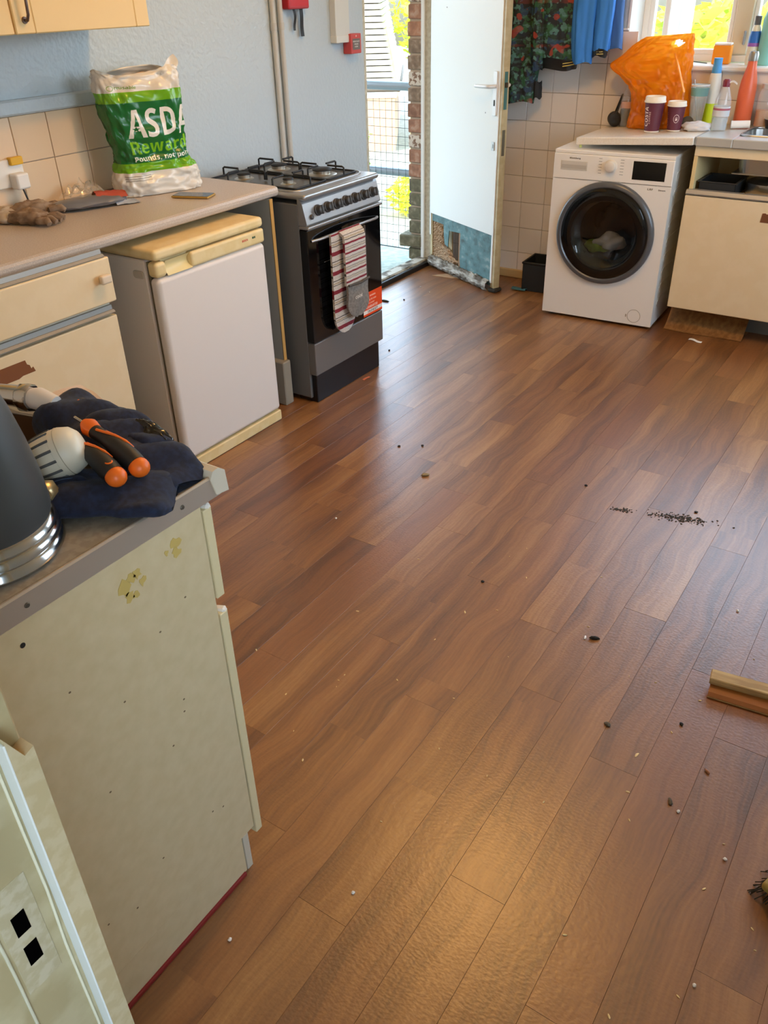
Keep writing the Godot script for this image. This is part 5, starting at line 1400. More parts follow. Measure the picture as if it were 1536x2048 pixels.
	obj("rim", G().lathe([Vector2(0.0432, 0.182), Vector2(0.0445, 0.188), Vector2(0.042, 0.190)], 32), mat(rgb(230, 236, 238), 0.2), g)
	obj("printed_band", G().lathe([Vector2(0.0400, 0.140), Vector2(0.0428, 0.176)], 32), mat(rgb(120, 168, 166), 0.4), g)
	obj("spoon", G().tube([Vector3(0.01, 0.01, 0.0), Vector3(-0.012, 0.12, 0.01), Vector3(-0.03, 0.21, 0.012)], 0.003, 6), M.steel, g)
	# crushed film and dark lid in front of the glass
	var cr := noise(96, 22.0, 3)
	tag(obj("crumpled_film", G().grid(26, 16, func(u: float, v: float):
		var d := Vector3(cos(TAU * u) * sin(PI * v), cos(PI * v), sin(TAU * u) * sin(PI * v))
		var p: Vector3 = Vector3(-1.165, slope_y(-1.165) + 0.018, -4.47) + d * Vector3(0.065, 0.022, 0.035) * (1.0 + 0.5 * cr.get_noise_3d(d.x * 0.065, d.y * 0.03, d.z * 0.04))
		p.y = maxf(p.y, slope_y(p.x) + 0.001)
		return p, false, true), mat(rgb(214, 216, 222), 0.15)), "crumpled silver film beside the coffee cups", "film")
	tag(obj("round_lid", G().lathe([Vector2(0, 0), Vector2(0.028, 0.0), Vector2(0.030, 0.006), Vector2(0.026, 0.012), Vector2(0, 0.013)], 24, Transform3D(Basis.from_euler(Vector3(deg_to_rad(62), 0.4, 0)), Vector3(-1.226, slope_y(-1.226) + 0.031, -4.515))), mat(rgb(72, 64, 52), 0.35, 0.4)), "small dark lid leaning against the tall glass", "lid")
	# bottles by the sink
	var Y := 0.9362
	var wb := bottle("water_bottle", "clear plastic water bottle with a maroon cap beside the sink", Vector3(-1.072, Y, -4.50), [Vector2(0, 0), Vector2(0.034, 0.0), Vector2(0.037, 0.008), Vector2(0.036, 0.03), Vector2(0.038, 0.05), Vector2(0.037, 0.11), Vector2(0.035, 0.135), Vector2(0.016, 0.185), Vector2(0.0135, 0.192)], clearm, [Vector2(0.016, 0.186), Vector2(0.017, 0.21), Vector2(0.012, 0.218), Vector2(0, 0.219)], mat(rgb(124, 30, 52), 0.4), Vector2(0, -1))
	obj("label", G().lathe([Vector2(0.0388, 0.062), Vector2(0.0385, 0.104)], 32), mat(rgb(206, 208, 212), 0.5), wb)
	obj("label_stripe", G().lathe([Vector2(0.0391, 0.088), Vector2(0.0389, 0.097)], 32), mat(rgb(170, 96, 110), 0.5), wb)
	obj("water", G().lathe([Vector2(0, 0.002), Vector2(0.034, 0.004), Vector2(0.034, 0.055), Vector2(0, 0.055)], 28), mat(Color(0.8, 0.88, 0.92, 0.35), 0.03), wb)
	(wb.get_node("water") as MeshInstance3D).material_override.transparency = BaseMaterial3D.TRANSPARENCY_ALPHA
	obj("torn_tag", G().shell(6, 3, func(u: float, v: float): return Vector3(0.016 + 0.035 * u, 0.205 + 0.006 * sin(u * 4.0) + 0.008 * (v - 0.5), 0.01), 0.0008), mat(rgb(230, 232, 236), 0.3), wb)
	bottle("washing_up_bottle", "white and lime bottle with a blue cap beside the steel bottle", Vector3(-1.170, slope_y(-1.17) + 0.002, -4.685), [Vector2(0, 0), Vector2(0.028, 0.0), Vector2(0.030, 0.005), Vector2(0.030, 0.10), Vector2(0.030, 0.19), Vector2(0.026, 0.225), Vector2(0.022, 0.232)], mat(rgb(220, 222, 214), 0.35), [Vector2(0.023, 0.23), Vector2(0.022, 0.255), Vector2(0.020, 0.258), Vector2(0.020, 0.295), Vector2(0, 0.296)], mat(rgb(70, 156, 226), 0.4))
	obj("lime_band", G().lathe([Vector2(0.0305, 0.012), Vector2(0.0305, 0.098)], 32), mat(rgb(196, 222, 30), 0.4), get_node("washing_up_bottle"))
	bottle("steel_bottle", "orange steel drinks bottle with a grey cap beside the sink", Vector3(-1.005, Y, -4.66), [Vector2(0, 0), Vector2(0.036, 0.0), Vector2(0.040, 0.006), Vector2(0.040, 0.16), Vector2(0.036, 0.20), Vector2(0.022, 0.258), Vector2(0.020, 0.285)], mat(rgb(226, 106, 66), 0.35), [Vector2(0.022, 0.283), Vector2(0.022, 0.31), Vector2(0.018, 0.322), Vector2(0, 0.325)], mat(rgb(150, 148, 142), 0.35, 0.7))
	tag(obj("paper_roll", G().lathe([Vector2(0.003, 0), Vector2(0.017, 0.0), Vector2(0.017, 0.085), Vector2(0.003, 0.085)], 20, Transform3D(Basis.from_euler(Vector3(0, 0.3, deg_to_rad(-88))), Vector3(-1.03, Y + 0.0175, -4.565))), mat(rgb(240, 238, 234), 0.8)), "small white roll of paper lying behind the water bottle", "roll")
	var jr := bottle("amber_jar", "clear jar with amber contents beside the orange steel bottle", Vector3(-0.915, Y, -4.68), [Vector2(0, 0), Vector2(0.036, 0.0), Vector2(0.038, 0.006), Vector2(0.038, 0.13), Vector2(0.03, 0.16), Vector2(0.028, 0.17)], clearm, [Vector2(0.030, 0.168), Vector2(0.030, 0.188), Vector2(0, 0.189)], mat(rgb(214, 214, 210), 0.3, 0.5))
	obj("contents", G().lathe([Vector2(0, 0.003), Vector2(0.035, 0.005), Vector2(0.035, 0.075), Vector2(0, 0.078)], 28), mat(rgb(196, 134, 50), 0.5), jr)
	var pp := thing("pink_pouch", "pink floral pouch standing in a black dish by the sink", "pouch", Vector3(-0.835, Y + 0.045, -4.66))
	obj("pouch_body", G().grid(24, 14, func(u: float, v: float):
		var a := TAU * u
		var w := 0.05 * (1.0 - 0.15 * v)
		return Vector3(cos(a) * w, 0.10 * (1.0 - v), sin(a) * 0.018 * (0.25 + v)), false, true), speckled(rgb(206, 130, 150), rgb(226, 178, 186), 0.5, 16.0, 97, 0.03), pp)
	tag(obj("black_dish", G().lathe([Vector2(0, 0), Vector2(0.055, 0.0), Vector2(0.064, 0.04), Vector2(0.060, 0.04), Vector2(0.052, 0.006), Vector2(0, 0.006)], 32, xf(Vector3(-0.835, Y, -4.66))), mat(rgb(34, 36, 38), 0.35)), "black dish beside the sink holding the pink pouch", "dish")
	# on the window sill
	var S := 1.1905
	var tb := thing("orange_tub", "square orange tub with a white top on the window sill", "tub", Vector3(-1.193, S, -4.83), 6)
	obj("tub_body", G().rbox(Vector3(0, 0.041, 0), Vector3(0.084, 0.082, 0.07), 0.006, 2), mat(rgb(240, 148, 16), 0.4), tb)
	obj("white_top", G().rbox(Vector3(0, 0.087, 0), Vector3(0.080, 0.01, 0.066), 0.004, 2), M.white_plastic, tb)
	var dt := bottle("detergent_bottle", "white bottle with a blue and purple band on the window sill", Vector3(-1.052, S, -4.83), [Vector2(0, 0), Vector2(0.026, 0.0), Vector2(0.028, 0.01), Vector2(0.027, 0.11), Vector2(0.02, 0.155), Vector2(0.013, 0.17)], mat(rgb(226, 228, 214), 0.35), [Vector2(0.015, 0.168), Vector2(0.015, 0.205), Vector2(0, 0.206)], mat(rgb(90, 92, 94), 0.4))
	obj("blue_band", G().lathe([Vector2(0.0285, 0.092), Vector2(0.0278, 0.118), Vector2(0.023, 0.142)], 28), mat(rgb(40, 110, 200), 0.4), dt)
	obj("purple_band", G().lathe([Vector2(0.0290, 0.078), Vector2(0.0287, 0.093)], 28), mat(rgb(150, 96, 180), 0.4), dt)
	var tl := mat(Color(0.45, 0.78, 0.74, 0.55), 0.1)
	tl.transparency = BaseMaterial3D.TRANSPARENCY_ALPHA
	bottle("teal_bottle", "large pale teal plastic bottle on the window sill", Vector3(-0.985, S, -4.82), [Vector2(0, 0), Vector2(0.038, 0.0), Vector2(0.041, 0.01), Vector2(0.041, 0.19), Vector2(0.03, 0.23), Vector2(0.015, 0.25)], mat(rgb(132, 196, 186), 0.3), [Vector2(0.017, 0.248), Vector2(0.017, 0.275), Vector2(0, 0.276)], mat(rgb(220, 226, 226), 0.4))
	tag(obj("thin_cable", G().tube([Vector3(-1.60, S + 0.004, -4.80), Vector3(-1.50, S + 0.005, -4.76), Vector3(-1.40, S + 0.004, -4.79), Vector3(-1.32, S + 0.012, -4.775), Vector3(-1.25, S + 0.004, -4.79)], 0.0025, 6), mat(rgb(70, 84, 70), 0.5)), "thin dark cable lying along the window sill", "cable")

func coat_part(lv: Array, folds: float, sd: int, nu := 60, nv := 30) -> Geo:
	var nz := noise(sd, 1.0, 3)
	var wob := func(u: float, v: float) -> Vector3:
		var a := TAU * u
		var k := folds * (sin(a * 5.0 + v * 1.5) * 0.6 + nz.get_noise_3d(cos(a) * 2.0, v * 2.5, sin(a) * 2.0))
		return Vector3(-cos(a) * k * 0.5, 0.006 * sin(a * 3.0 + sd), sin(a) * k)
	return G().grid(nu, nv, loft(lv, nu, nv, wob, 2.2), true, true)

func coats() -> void:
	# hook rail above the picture that carries the coats
	var r := thing("coat_rail", "wooden coat rail with hooks on the back wall", "coat rail", Vector3(-2.05, 1.80, -4.72))
	obj("board", G().bb(-0.45, 0.45, -0.04, 0.04, -0.012, 0.012, 0.004), mat(rgb(150, 112, 72), 0.6), r)
	for x in [-0.32, -0.10, 0.10, 0.30]:
		obj("hook", G().tube([Vector3(x, 0.01, 0.012), Vector3(x, -0.01, 0.05), Vector3(x, -0.03, 0.065), Vector3(x, -0.01, 0.085), Vector3(x, 0.01, 0.09)], 0.005, 8), M.steel, r)
	# dark floral print
	var W := 256
	var im := Image.create(W, W, false, Image.FORMAT_RGBA8)
	var n1 := noise(111, 0.035, 4); var n2 := noise(112, 0.05, 3); var n3 := noise(113, 0.028, 3); var n4 := noise(114, 0.02, 2)
	for y in W:
		for x in W:
			var c := rgb(26, 30, 33)
			if n1.get_noise_2d(x, y) > 0.16: c = rgb(44, 92, 62)
			if n2.get_noise_2d(x, y) > 0.26: c = rgb(84, 128, 122)
			if n3.get_noise_2d(x, y) > 0.34: c = rgb(38, 66, 96)
			if n4.get_noise_2d(x + 300, y) > 0.50: c = rgb(150, 58, 46)
			im.set_pixel(x, y, c)
	var fm := mat(Color.WHITE, 0.75)
	fm.albedo_texture = pic(im)
	tri_mat(fm, 1.7)
	var navy := mat(rgb(26, 30, 34), 0.8)
	var z := -4.635
	var a := thing("floral_coat", "long dark floral coat hanging nearest the open door", "coat", Vector3(-2.19, 1.0, z), 0, "coats on the rail")
	obj("body", coat_part([[0.80, 0.03, -0.02, 0.05, 0.03], [0.62, 0.02, 0.0, 0.14, 0.06], [0.35, 0.0, 0.0, 0.125, 0.07], [0.12, 0.0, 0.0, 0.095, 0.06], [0.0, 0.0, 0.0, 0.085, 0.05]], 0.012, 121), fm, a)
	obj("lining_edge", coat_part([[0.10, 0.095, -0.015, 0.02, 0.03], [0.02, 0.10, -0.015, 0.02, 0.03]], 0.003, 122, 24, 6), navy, a)
	obj("neck_loop", G().tube([Vector3(0.03, 0.79, -0.03), Vector3(0.035, 0.81, -0.02), Vector3(0.04, 0.79, -0.03)], 0.003, 6), navy, a)
	var b := thing("floral_jacket", "short dark floral jacket with a black striped hem between other coats", "jacket", Vector3(-1.995, 1.165, z), 0, "coats on the rail")
	obj("body", coat_part([[0.64, 0.03, -0.02, 0.05, 0.03], [0.46, 0.0, 0.0, 0.13, 0.07], [0.20, 0.0, 0.0, 0.125, 0.075], [0.05, 0.01, 0.0, 0.115, 0.07]], 0.012, 123), fm, b)
	obj("hem", coat_part([[0.055, 0.012, 0.0, 0.114, 0.07], [0.0, 0.018, 0.0, 0.10, 0.06]], 0.006, 124, 48, 6), M.black, b)
	obj("sleeve", coat_part([[0.52, -0.09, 0.045, 0.05, 0.035], [0.25, -0.085, 0.055, 0.042, 0.03], [0.06, -0.08, 0.055, 0.035, 0.028], [0.0, -0.08, 0.055, 0.03, 0.025]], 0.006, 125), fm, b)
	for k in 2:
		obj("hem_stripe", G().tube([Vector3(0.072, 0.018 + k * 0.012, 0.072), Vector3(0.10, 0.022 + k * 0.012, 0.058), Vector3(0.122, 0.027 + k * 0.012, 0.03)], 0.0028, 6), mat(rgb(190, 170, 90), 0.7), b)
	obj("neck_loop", G().tube([Vector3(0.03, 0.62, -0.03), Vector3(0.035, 0.64, -0.02), Vector3(0.04, 0.62, -0.03)], 0.003, 6), navy, b)
	var blue := mat(rgb(52, 128, 214), 0.7)
	var c := thing("blue_jacket", "bright blue jacket hanging beside the window", "jacket", Vector3(-1.80, 1.20, z), 0, "coats on the rail")
	obj("body", coat_part([[0.60, 0.0, -0.02, 0.05, 0.03], [0.42, 0.03, -0.01, 0.10, 0.05], [0.20, 0.055, -0.012, 0.09, 0.05], [0.06, 0.07, -0.012, 0.085, 0.05]], 0.010, 126), mat(rgb(44, 90, 148), 0.75), c)
	obj("sleeve", coat_part([[0.56, -0.03, 0.04, 0.06, 0.04], [0.30, -0.03, 0.055, 0.062, 0.04], [0.10, -0.03, 0.055, 0.058, 0.036], [0.0, -0.024, 0.055, 0.050, 0.03]], 0.009, 127), blue, c)
	obj("sleeve", coat_part([[0.56, 0.075, 0.045, 0.05, 0.036], [0.28, 0.072, 0.05, 0.046, 0.034], [0.06, 0.068, 0.05, 0.042, 0.03]], 0.007, 128), blue, c)
	obj("cuff", coat_part([[0.062, 0.068, 0.05, 0.041, 0.03], [0.03, 0.066, 0.05, 0.038, 0.028]], 0.003, 129, 32, 6), M.black, c)
	for k in 2:
		obj("cuff_stripe", G().tube([Vector3(0.058, 0.042 + k * 0.010, 0.079), Vector3(0.085, 0.043 + k * 0.010, 0.076), Vector3(0.105, 0.045 + k * 0.010, 0.056)], 0.0022, 6), mat(rgb(214, 200, 130), 0.7), c)

# ---------------------------------------------------------------- base unit beside the inner doorway
func near_unit() -> void:
	var c := thing("end_cabinet", "cream base cabinet end beside the inner doorway with loose drawer fronts", "cabinet", Vector3(-0.85, 0, -0.47))
	var pm := mat(Color.WHITE, 0.5)
	pm.albedo_texture = noise_tex(noise(131, 0.03, 5), [[0.1, rgb(212, 194, 152)], [0.9, rgb(220, 203, 164)]], 512)
	tri_mat(pm, 1.6)
	obj("end_panel", G().bb(-0.018, 0.0, 0.112, 0.895, -0.268, 0.27, 0.001), pm, c)
	obj("kick_panel", G().bb(-0.020, -0.002, 0.006, 0.110, -0.232, 0.27, 0.001), pm, c)
	obj("carcass", G().bb(-1.25, -0.02, 0.10, 0.893, -0.266, 0.27), mat(rgb(214, 200, 166), 0.6), c)
	obj("plinth", G().bb(-1.25, -0.021, 0.0, 0.10, -0.225, 0.2), M.dark, c)
	obj("plinth_end", G().bb(-0.05, -0.004, 0.0, 0.105, -0.252, -0.236, 0.001), mat(rgb(206, 198, 178), 0.6), c)
	var fm := mat(rgb(226, 212, 168), 0.45)
	for q in [[0.702, 0.876], [0.086, 0.668]]:
		var d := obj("drawer_front" if q[0] > 0.5 else "door", G().bb(-0.60, 0.001, q[0], q[1], -0.289, -0.271, 0.0015), fm, c)
		obj("chipped_corner", G().box(Vector3(-0.012, q[1] - 0.001, -0.283), Vector3(0.024, 0.012, 0.013), 0.003, Basis.from_euler(Vector3(0.2, 0.3, 0.15))), mat(rgb(240, 236, 226), 0.7), d)
	var rd := mat(rgb(140, 34, 34), 0.5)
	obj("red_strip", G().bb(-0.012, 0.003, 0.0, 0.010, -0.225, 0.27, 0.001), rd, c)
	# old glue stains and a few specks
	var q := RandomNumberGenerator.new(); q.seed = 17
	var gm := mat(rgb(206, 180, 104), 0.5)
	for s in [[0.835, -0.105, 0.020], [0.845, -0.115, 0.012], [0.846, -0.128, 0.012], [0.828, -0.135, 0.010], [0.818, -0.108, 0.013], [0.812, -0.120, 0.009], [0.853, -0.207, 0.014], [0.838, -0.205, 0.013], [0.846, -0.187, 0.006]]:
		var pts := PackedVector2Array()
		for k in 11:
			var a := TAU * k / 11
			pts.append(Vector2(cos(a), sin(a)) * s[2] * q.randf_range(0.35, 1.0))
		obj("glue_stain", G().extr(pts, 0.0006, Transform3D(Basis(Vector3(0, 0, -1), Vector3(0, 1, 0), Vector3(1, 0, 0)), Vector3(0.0, s[0], s[1]))), gm, c)
	for k in 16:
		obj("speck", G().extr(ellipse(0.0022, 0.0016, 7), 0.0005, Transform3D(Basis(Vector3(0, 0, -1), Vector3(0, 1, 0), Vector3(1, 0, 0)), Vector3(0.0, q.randf_range(0.2, 0.86), q.randf_range(-0.24, 0.2)))), mat(rgb(120, 100, 74), 0.7) if k == 0 else (c.get_node("speck") as MeshInstance3D).material_override, c)
	obj("screw_hole", G().extr(ellipse(0.004, 0.004, 10), 0.0006, Transform3D(Basis(Vector3(0, 0, -1), Vector3(0, 1, 0), Vector3(1, 0, 0)), Vector3(0.0, 0.853, 0.064))), M.dark, c)
	# its worktop with an aluminium edging strip
	var w := thing("end_worktop", "grey worktop with a riveted metal edge beside the inner doorway", "worktop", Vector3(-0.85, 0.895, -0.47))
	obj("slab", G().bb(-1.25, -0.002, 0.0, 0.030, -0.312, 0.27, 0.003), speckled(rgb(146, 138, 124), rgb(160, 152, 138), 0.4, 5.0, 133), w)
	obj("end_edging", G().bb(-0.0015, 0.006, -0.006, 0.0335, -0.312, 0.27, 0.0025), mat(rgb(196, 186, 172), 0.36, 0.55), w)
	obj("front_lip", G().extr([Vector2(-0.325, -0.004), Vector2(-0.298, 0.0), Vector2(-0.290, 0.030), Vector2(-0.296, 0.042), Vector2(-0.308, 0.044), Vector2(-0.322, 0.034)], 1.258, Transform3D(Basis(Vector3(0, 0, 1), Vector3(0, 1, 0), Vector3(-1, 0, 0)), Vector3(0.008, 0, 0))), mat(rgb(214, 206, 186), 0.4), w)
	for z in [0.045, -0.228]:
		obj("rivet", G().lathe([Vector2(0.0042, 0.0), Vector2(0.003, 0.0018), Vector2(0, 0.0022)], 12, xf(Vector3(0.006, 0.014, z), 0, 0, -90)), mat(rgb(110, 106, 98), 0.4, 0.8), w)

func near_unit_things() -> void:
	var Y := 0.9255
	# kettle: dark body, ribbed chrome foot
	var k := thing("kettle", "dark grey kettle with a ribbed chrome base beside the navy cloth", "kettle", Vector3(-0.968, Y, -0.462))
	obj("base_rings", G().lathe([Vector2(0, 0), Vector2(0.096, 0.0), Vector2(0.100, 0.006), Vector2(0.098, 0.014), Vector2(0.0945, 0.018), Vector2(0.098, 0.022), Vector2(0.097, 0.030), Vector2(0.0925, 0.034), Vector2(0.096, 0.038), Vector2(0.094, 0.046), Vector2(0.089, 0.050)], 56), M.chrome, k)
	obj("body", G().lathe([Vector2(0.090, 0.049), Vector2(0.0925, 0.06), Vector2(0.090, 0.10), Vector2(0.083, 0.15), Vector2(0.073, 0.20), Vector2(0.064, 0.23), Vector2(0.05, 0.25), Vector2(0.03, 0.258), Vector2(0, 0.26)], 56), mat(rgb(72, 76, 78), 0.42, 0.15), k)
	obj("lid_knob", G().lathe([Vector2(0.008, 0.258), Vector2(0.008, 0.27), Vector2(0.016, 0.276), Vector2(0.012, 0.286), Vector2(0, 0.288)], 20), M.black, k)
	obj("handle", G().tube([Vector3(-0.06, 0.22, 0.03), Vector3(-0.12, 0.21, 0.05), Vector3(-0.14, 0.14, 0.06), Vector3(-0.12, 0.07, 0.05), Vector3(-0.088, 0.065, 0.03)], 0.009, 10), M.black, k)
	obj("spout", G().tube([Vector3(-0.05, 0.19, -0.05), Vector3(-0.075, 0.22, -0.075), Vector3(-0.085, 0.235, -0.085)], [0.022, 0.016, 0.012], 12), M.chrome, k)
	# folded navy cloth
	var den := mat(Color.WHITE, 0.9)
	den.albedo_texture = noise_tex(noise(141, 0.05, 4), [[0.3, rgb(13, 21, 42)], [0.7, rgb(25, 39, 68)]], 256)
	tri_mat(den, 6.0)
	den.rim_enabled = true; den.rim = 0.15
	var j := thing("navy_trousers", "folded navy blue work trousers lying on the grey worktop", "trousers", Vector3(-0.98, Y, -0.67))
	var dn := noise(142, 7.0, 3)
	# each fold is a flattened closed roll of cloth
	var roll := func(a: Vector3, b: Vector3, w0: float, w1: float, h0: float, h1: float, sd: float) -> Geo:
		var ax := (b - a); var side := Vector3(ax.z, 0, -ax.x).normalized()
		return G().grid(30, 26, func(u: float, v: float):
			var t := v
			var an := TAU * u
			var endc := pow(clampf(1.0 - pow(absf(2 * t - 1), 7.0), 0.0, 1.0), 0.5)
			var w := lerpf(w0, w1, t) * (0.55 + 0.45 * endc); var h := lerpf(h0, h1, t) * (0.25 + 0.75 * endc)
			var cx := signf(cos(an)) * pow(absf(cos(an)), 0.6)
			var p := a + ax * t + side * (w * cx) + Vector3(0, h + h * sin(an), 0)
			p += Vector3(0, 0.010 * dn.get_noise_3d(p.x + sd, 0, p.z) * (1.0 if sin(an) > 0 else 0.0), 0) + side * 0.012 * dn.get_noise_3d(p.x, sd, p.z) + Vector3(0, 0.006 * sin(p.x * 70.0 + p.z * 46.0 + sd) * maxf(sin(an), 0), 0)
			p.y = maxf(p.y, 0.0008)
			return p, false, true)
	obj("front_leg", roll.call(Vector3(-0.02, 0.0, 0.098), Vector3(0.135, 0.0, -0.02), 0.055, 0.060, 0.021, 0.016, 1.0), den, j)
	obj("front_leg_roll", roll.call(Vector3(-0.002, 0.0, 0.104), Vector3(-0.005, 0.0, 0.04), 0.026, 0.036, 0.022, 0.022, 4.0), den, j)
	obj("back_leg", roll.call(Vector3(-0.20, 0.0, -0.075), Vector3(0.125, 0.0, -0.05), 0.062, 0.055, 0.046, 0.016, 7.0), den, j)
	obj("waist", roll.call(Vector3(-0.10, 0.028, -0.085), Vector3(0.06, 0.004, -0.085), 0.05, 0.03, 0.024, 0.016, 9.0), den, j)
	obj("seam", G().tube([Vector3(0.005, 0.050, 0.105), Vector3(0.014, 0.047, 0.075), Vector3(0.02, 0.040, 0.052)], 0.0009, 5), mat(rgb(62, 78, 108), 0.9), j)
	# thermostatic radiator head, lying on the cloth
	var t := thing("radiator_valve_head", "white slotted radiator valve head lying on the navy trousers", "valve head", Vector3(-1.030, Y + 0.052, -0.582))
	t.rotation_degrees = Vector3(-22, 40, -70)
	var ivory := mat(rgb(226, 220, 200), 0.35)
	obj("dome", G().lathe([Vector2(0, 0.0), Vector2(0.018, 0.001), Vector2(0.024, 0.004), Vector2(0.030, 0.012), Vector2(0.0345, 0.026), Vector2(0.036, 0.040), Vector2(0.0365, 0.050), Vector2(0.036, 0.0525), Vector2(0.0368, 0.053), Vector2(0.0362, 0.066), Vector2(0.031, 0.080), Vector2(0.022, 0.088), Vector2(0.010, 0.091), Vector2(0, 0.0915)], 48), ivory, t)
	var sl := mat(rgb(92, 96, 98), 0.6)
	for s in 14:
		var a := TAU * s / 14
		var pt := []
		for q in [[0.0275, 0.009], [0.0316, 0.016], [0.0342, 0.026], [0.0357, 0.038], [0.0362, 0.046], [0.0364, 0.054]]:
			pt.append(Vector3(q[0] * cos(a), q[1], q[0] * sin(a)))
		obj("slot", G().tube(pt, 0.0022, 6), sl, t)
	var sr := []
	for q in 40: sr.append(Vector3(0.0366 * cos(TAU * q / 40), 0.062, 0.0366 * sin(TAU * q / 40)))
	obj("seam", G().tube(sr, 0.0006, 5, false, true), mat(rgb(176, 168, 146), 0.5), t)
	# brass nut of the valve in front
	var nt := thing("brass_nut", "small brass valve nut beside the kettle on the navy trousers", "nut", Vector3(-0.962, Y + 0.044, -0.560), 20)
	nt.rotation_degrees = Vector3(80, 30, 0)
	obj("hexagon", G().lathe([Vector2(0, -0.012), Vector2(0.016, -0.012), Vector2(0.018, -0.008), Vector2(0.018, 0.008), Vector2(0.016, 0.012), Vector2(0.010, 0.012), Vector2(0.010, -0.010)], 6), mat(rgb(206, 186, 140), 0.3, 0.7), nt)
	# two orange and black tool handles
	var bk := mat(rgb(30, 29, 29), 0.5); var orr := mat(rgb(240, 112, 28), 0.4)
	for n in 2:
		var A: Vector3 = [Vector3(-1.012, Y + 0.070, -0.655), Vector3(-1.012, Y + 0.076, -0.690)][n]
		var B: Vector3 = [Vector3(-0.893, Y + 0.052, -0.633), Vector3(-0.888, Y + 0.050, -0.672)][n]
		var tl := thing("screwdriver", ["orange and black screwdriver with a hang hole beside the valve head", "orange and black screwdriver with an orange collar behind another tool"][n], "screwdriver", A, 0, "screwdrivers on the trousers")
		var d := B - A
		var P := func(f: float, up := 0.0) -> Vector3: return d * f + Vector3(0, up, 0)
		obj("grip", G().tube([P.call(0.0), P.call(0.12), P.call(0.3, 0.003), P.call(0.55, 0.006), P.call(0.8, 0.003), P.call(0.92)], [0.011, 0.0115, 0.0105, 0.0145, 0.0165, 0.0155], 16), bk, tl)
		obj("end_cap", G().ball(P.call(0.97), Vector3(0.0158, 0.0150, 0.0158), 18, 12), orr, tl)
		obj("collar", G().tube([P.call(-0.12), P.call(-0.02), P.call(0.10 if n == 1 else 0.03)], [0.008, 0.0145 if n == 1 else 0.011, 0.0118], 16), orr, tl)
		var side := Vector3(d.z, 0, -d.x).normalized()
		obj("orange_inlay", G().tube([P.call(0.2, 0.012) - side * 0.004, P.call(0.5, 0.0195) + side * 0.004, P.call(0.66, 0.0185) + side * 0.009, P.call(0.70, 0.008) + side * 0.0155], 0.0022, 6).tube([P.call(0.2, 0.004) + side * 0.010, P.call(0.45, 0.010) + side * 0.0125, P.call(0.62, 0.0) + side * 0.0160], 0.0020, 6), orr, tl)
		if n == 0:
			obj("hang_hole", G().lathe([Vector2(0.0052, -0.001), Vector2(0.0062, 0.001), Vector2(0.0045, 0.0018), Vector2(0.0036, -0.001), Vector2(0, -0.0012)], 16, xf(P.call(0.86, 0.0165))), orr, tl)
		obj("shaft", G().tube([P.call(-0.1), P.call(-0.34, -0.004)], 0.0026, 8), M.chrome, tl)
	# steel tray behind
	var tr := thing("metal_tray", "brown lined metal tray on the worktop behind the valve head", "tray", Vector3(-1.16, Y + 0.002, -0.640), 12)
	var tg := G()
	var ol := rrect(0.20, 0.11, 0.014, 4)
	for i in ol.size():
		var p := ol[i]; var qn := ol[(i + 1) % ol.size()]
		tg.poly([Vector3(p.x, 0, p.y), Vector3(qn.x, 0, qn.y), Vector3(qn.x * 1.03, 0.052, qn.y * 1.05), Vector3(p.x * 1.03, 0.052, p.y * 1.05)], Vector3(p.x, 0, p.y))
	tg.extr(ol, 0.002, Transform3D(Basis(Vector3.RIGHT, -PI / 2), Vector3.ZERO))
	obj("sides", tg, mat(rgb(86, 60, 38), 0.5), tr)
	var rm := []
	for p in ol: rm.append(Vector3(p.x * 1.03, 0.052, p.y * 1.05))
	obj("rolled_rim", G().tube(rm, 0.0022, 6, false, true), mat(rgb(168, 160, 146), 0.4, 0.5), tr)
	# chrome valve wrapped with white tape, behind the kettle
	var v := thing("chrome_valve", "chrome radiator valve with a white taped thread behind the kettle", "valve", Vector3(-1.20, Y + 0.078, -0.705), 0)
	v.rotation_degrees = Vector3(0, 14, 0)
	obj("valve_body", G().tube([Vector3(-0.06, 0, 0), Vector3(-0.02, 0, 0), Vector3(0.0, 0, 0)], [0.016, 0.018, 0.019], 18), M.chrome, v)
	obj("nut", G().lathe([Vector2(0, 0), Vector2(0.022, 0.0), Vector2(0.024, 0.004), Vector2(0.024, 0.018), Vector2(0.022, 0.022), Vector2(0, 0.022)], 8, xf(Vector3.ZERO, 0, 0, -90)), M.chrome, v)
	obj("taped_thread", G().tube([Vector3(0.022, 0, 0), Vector3(0.035, 0.001, 0), Vector3(0.05, -0.002, 0), Vector3(0.066, -0.006, 0)], [0.017, 0.019, 0.017, 0.015], 16), mat(rgb(226, 220, 212), 0.8), v)
	tag(obj("rubber_grip", G().tube([Vector3(-1.165, Y + 0.055, -0.752), Vector3(-1.12, Y + 0.060, -0.757), Vector3(-1.085, Y + 0.056, -0.760)], [0.012, 0.014, 0.012], 12), bk), "black and orange pliers grip behind the chrome valve", "pliers")
	obj("orange_inlay", G().tube([Vector3(-1.115, Y + 0.073, -0.750), Vector3(-1.10, Y + 0.071, -0.747)], 0.003, 6), orr, get_node("rubber_grip"))
	# sheet of paper with a note
	var im := blank(512, 320, rgb(232, 216, 206))
	letters(im, "Top", Vector2(200, 150), Vector2(64, 6), Vector2(4, -40), rgb(120, 104, 100), false, "Droid Serif")
	var pmm := mat(Color.WHITE, 0.85); pmm.albedo_texture = pic(im)
	var pn := noise(143, 5.0, 2)
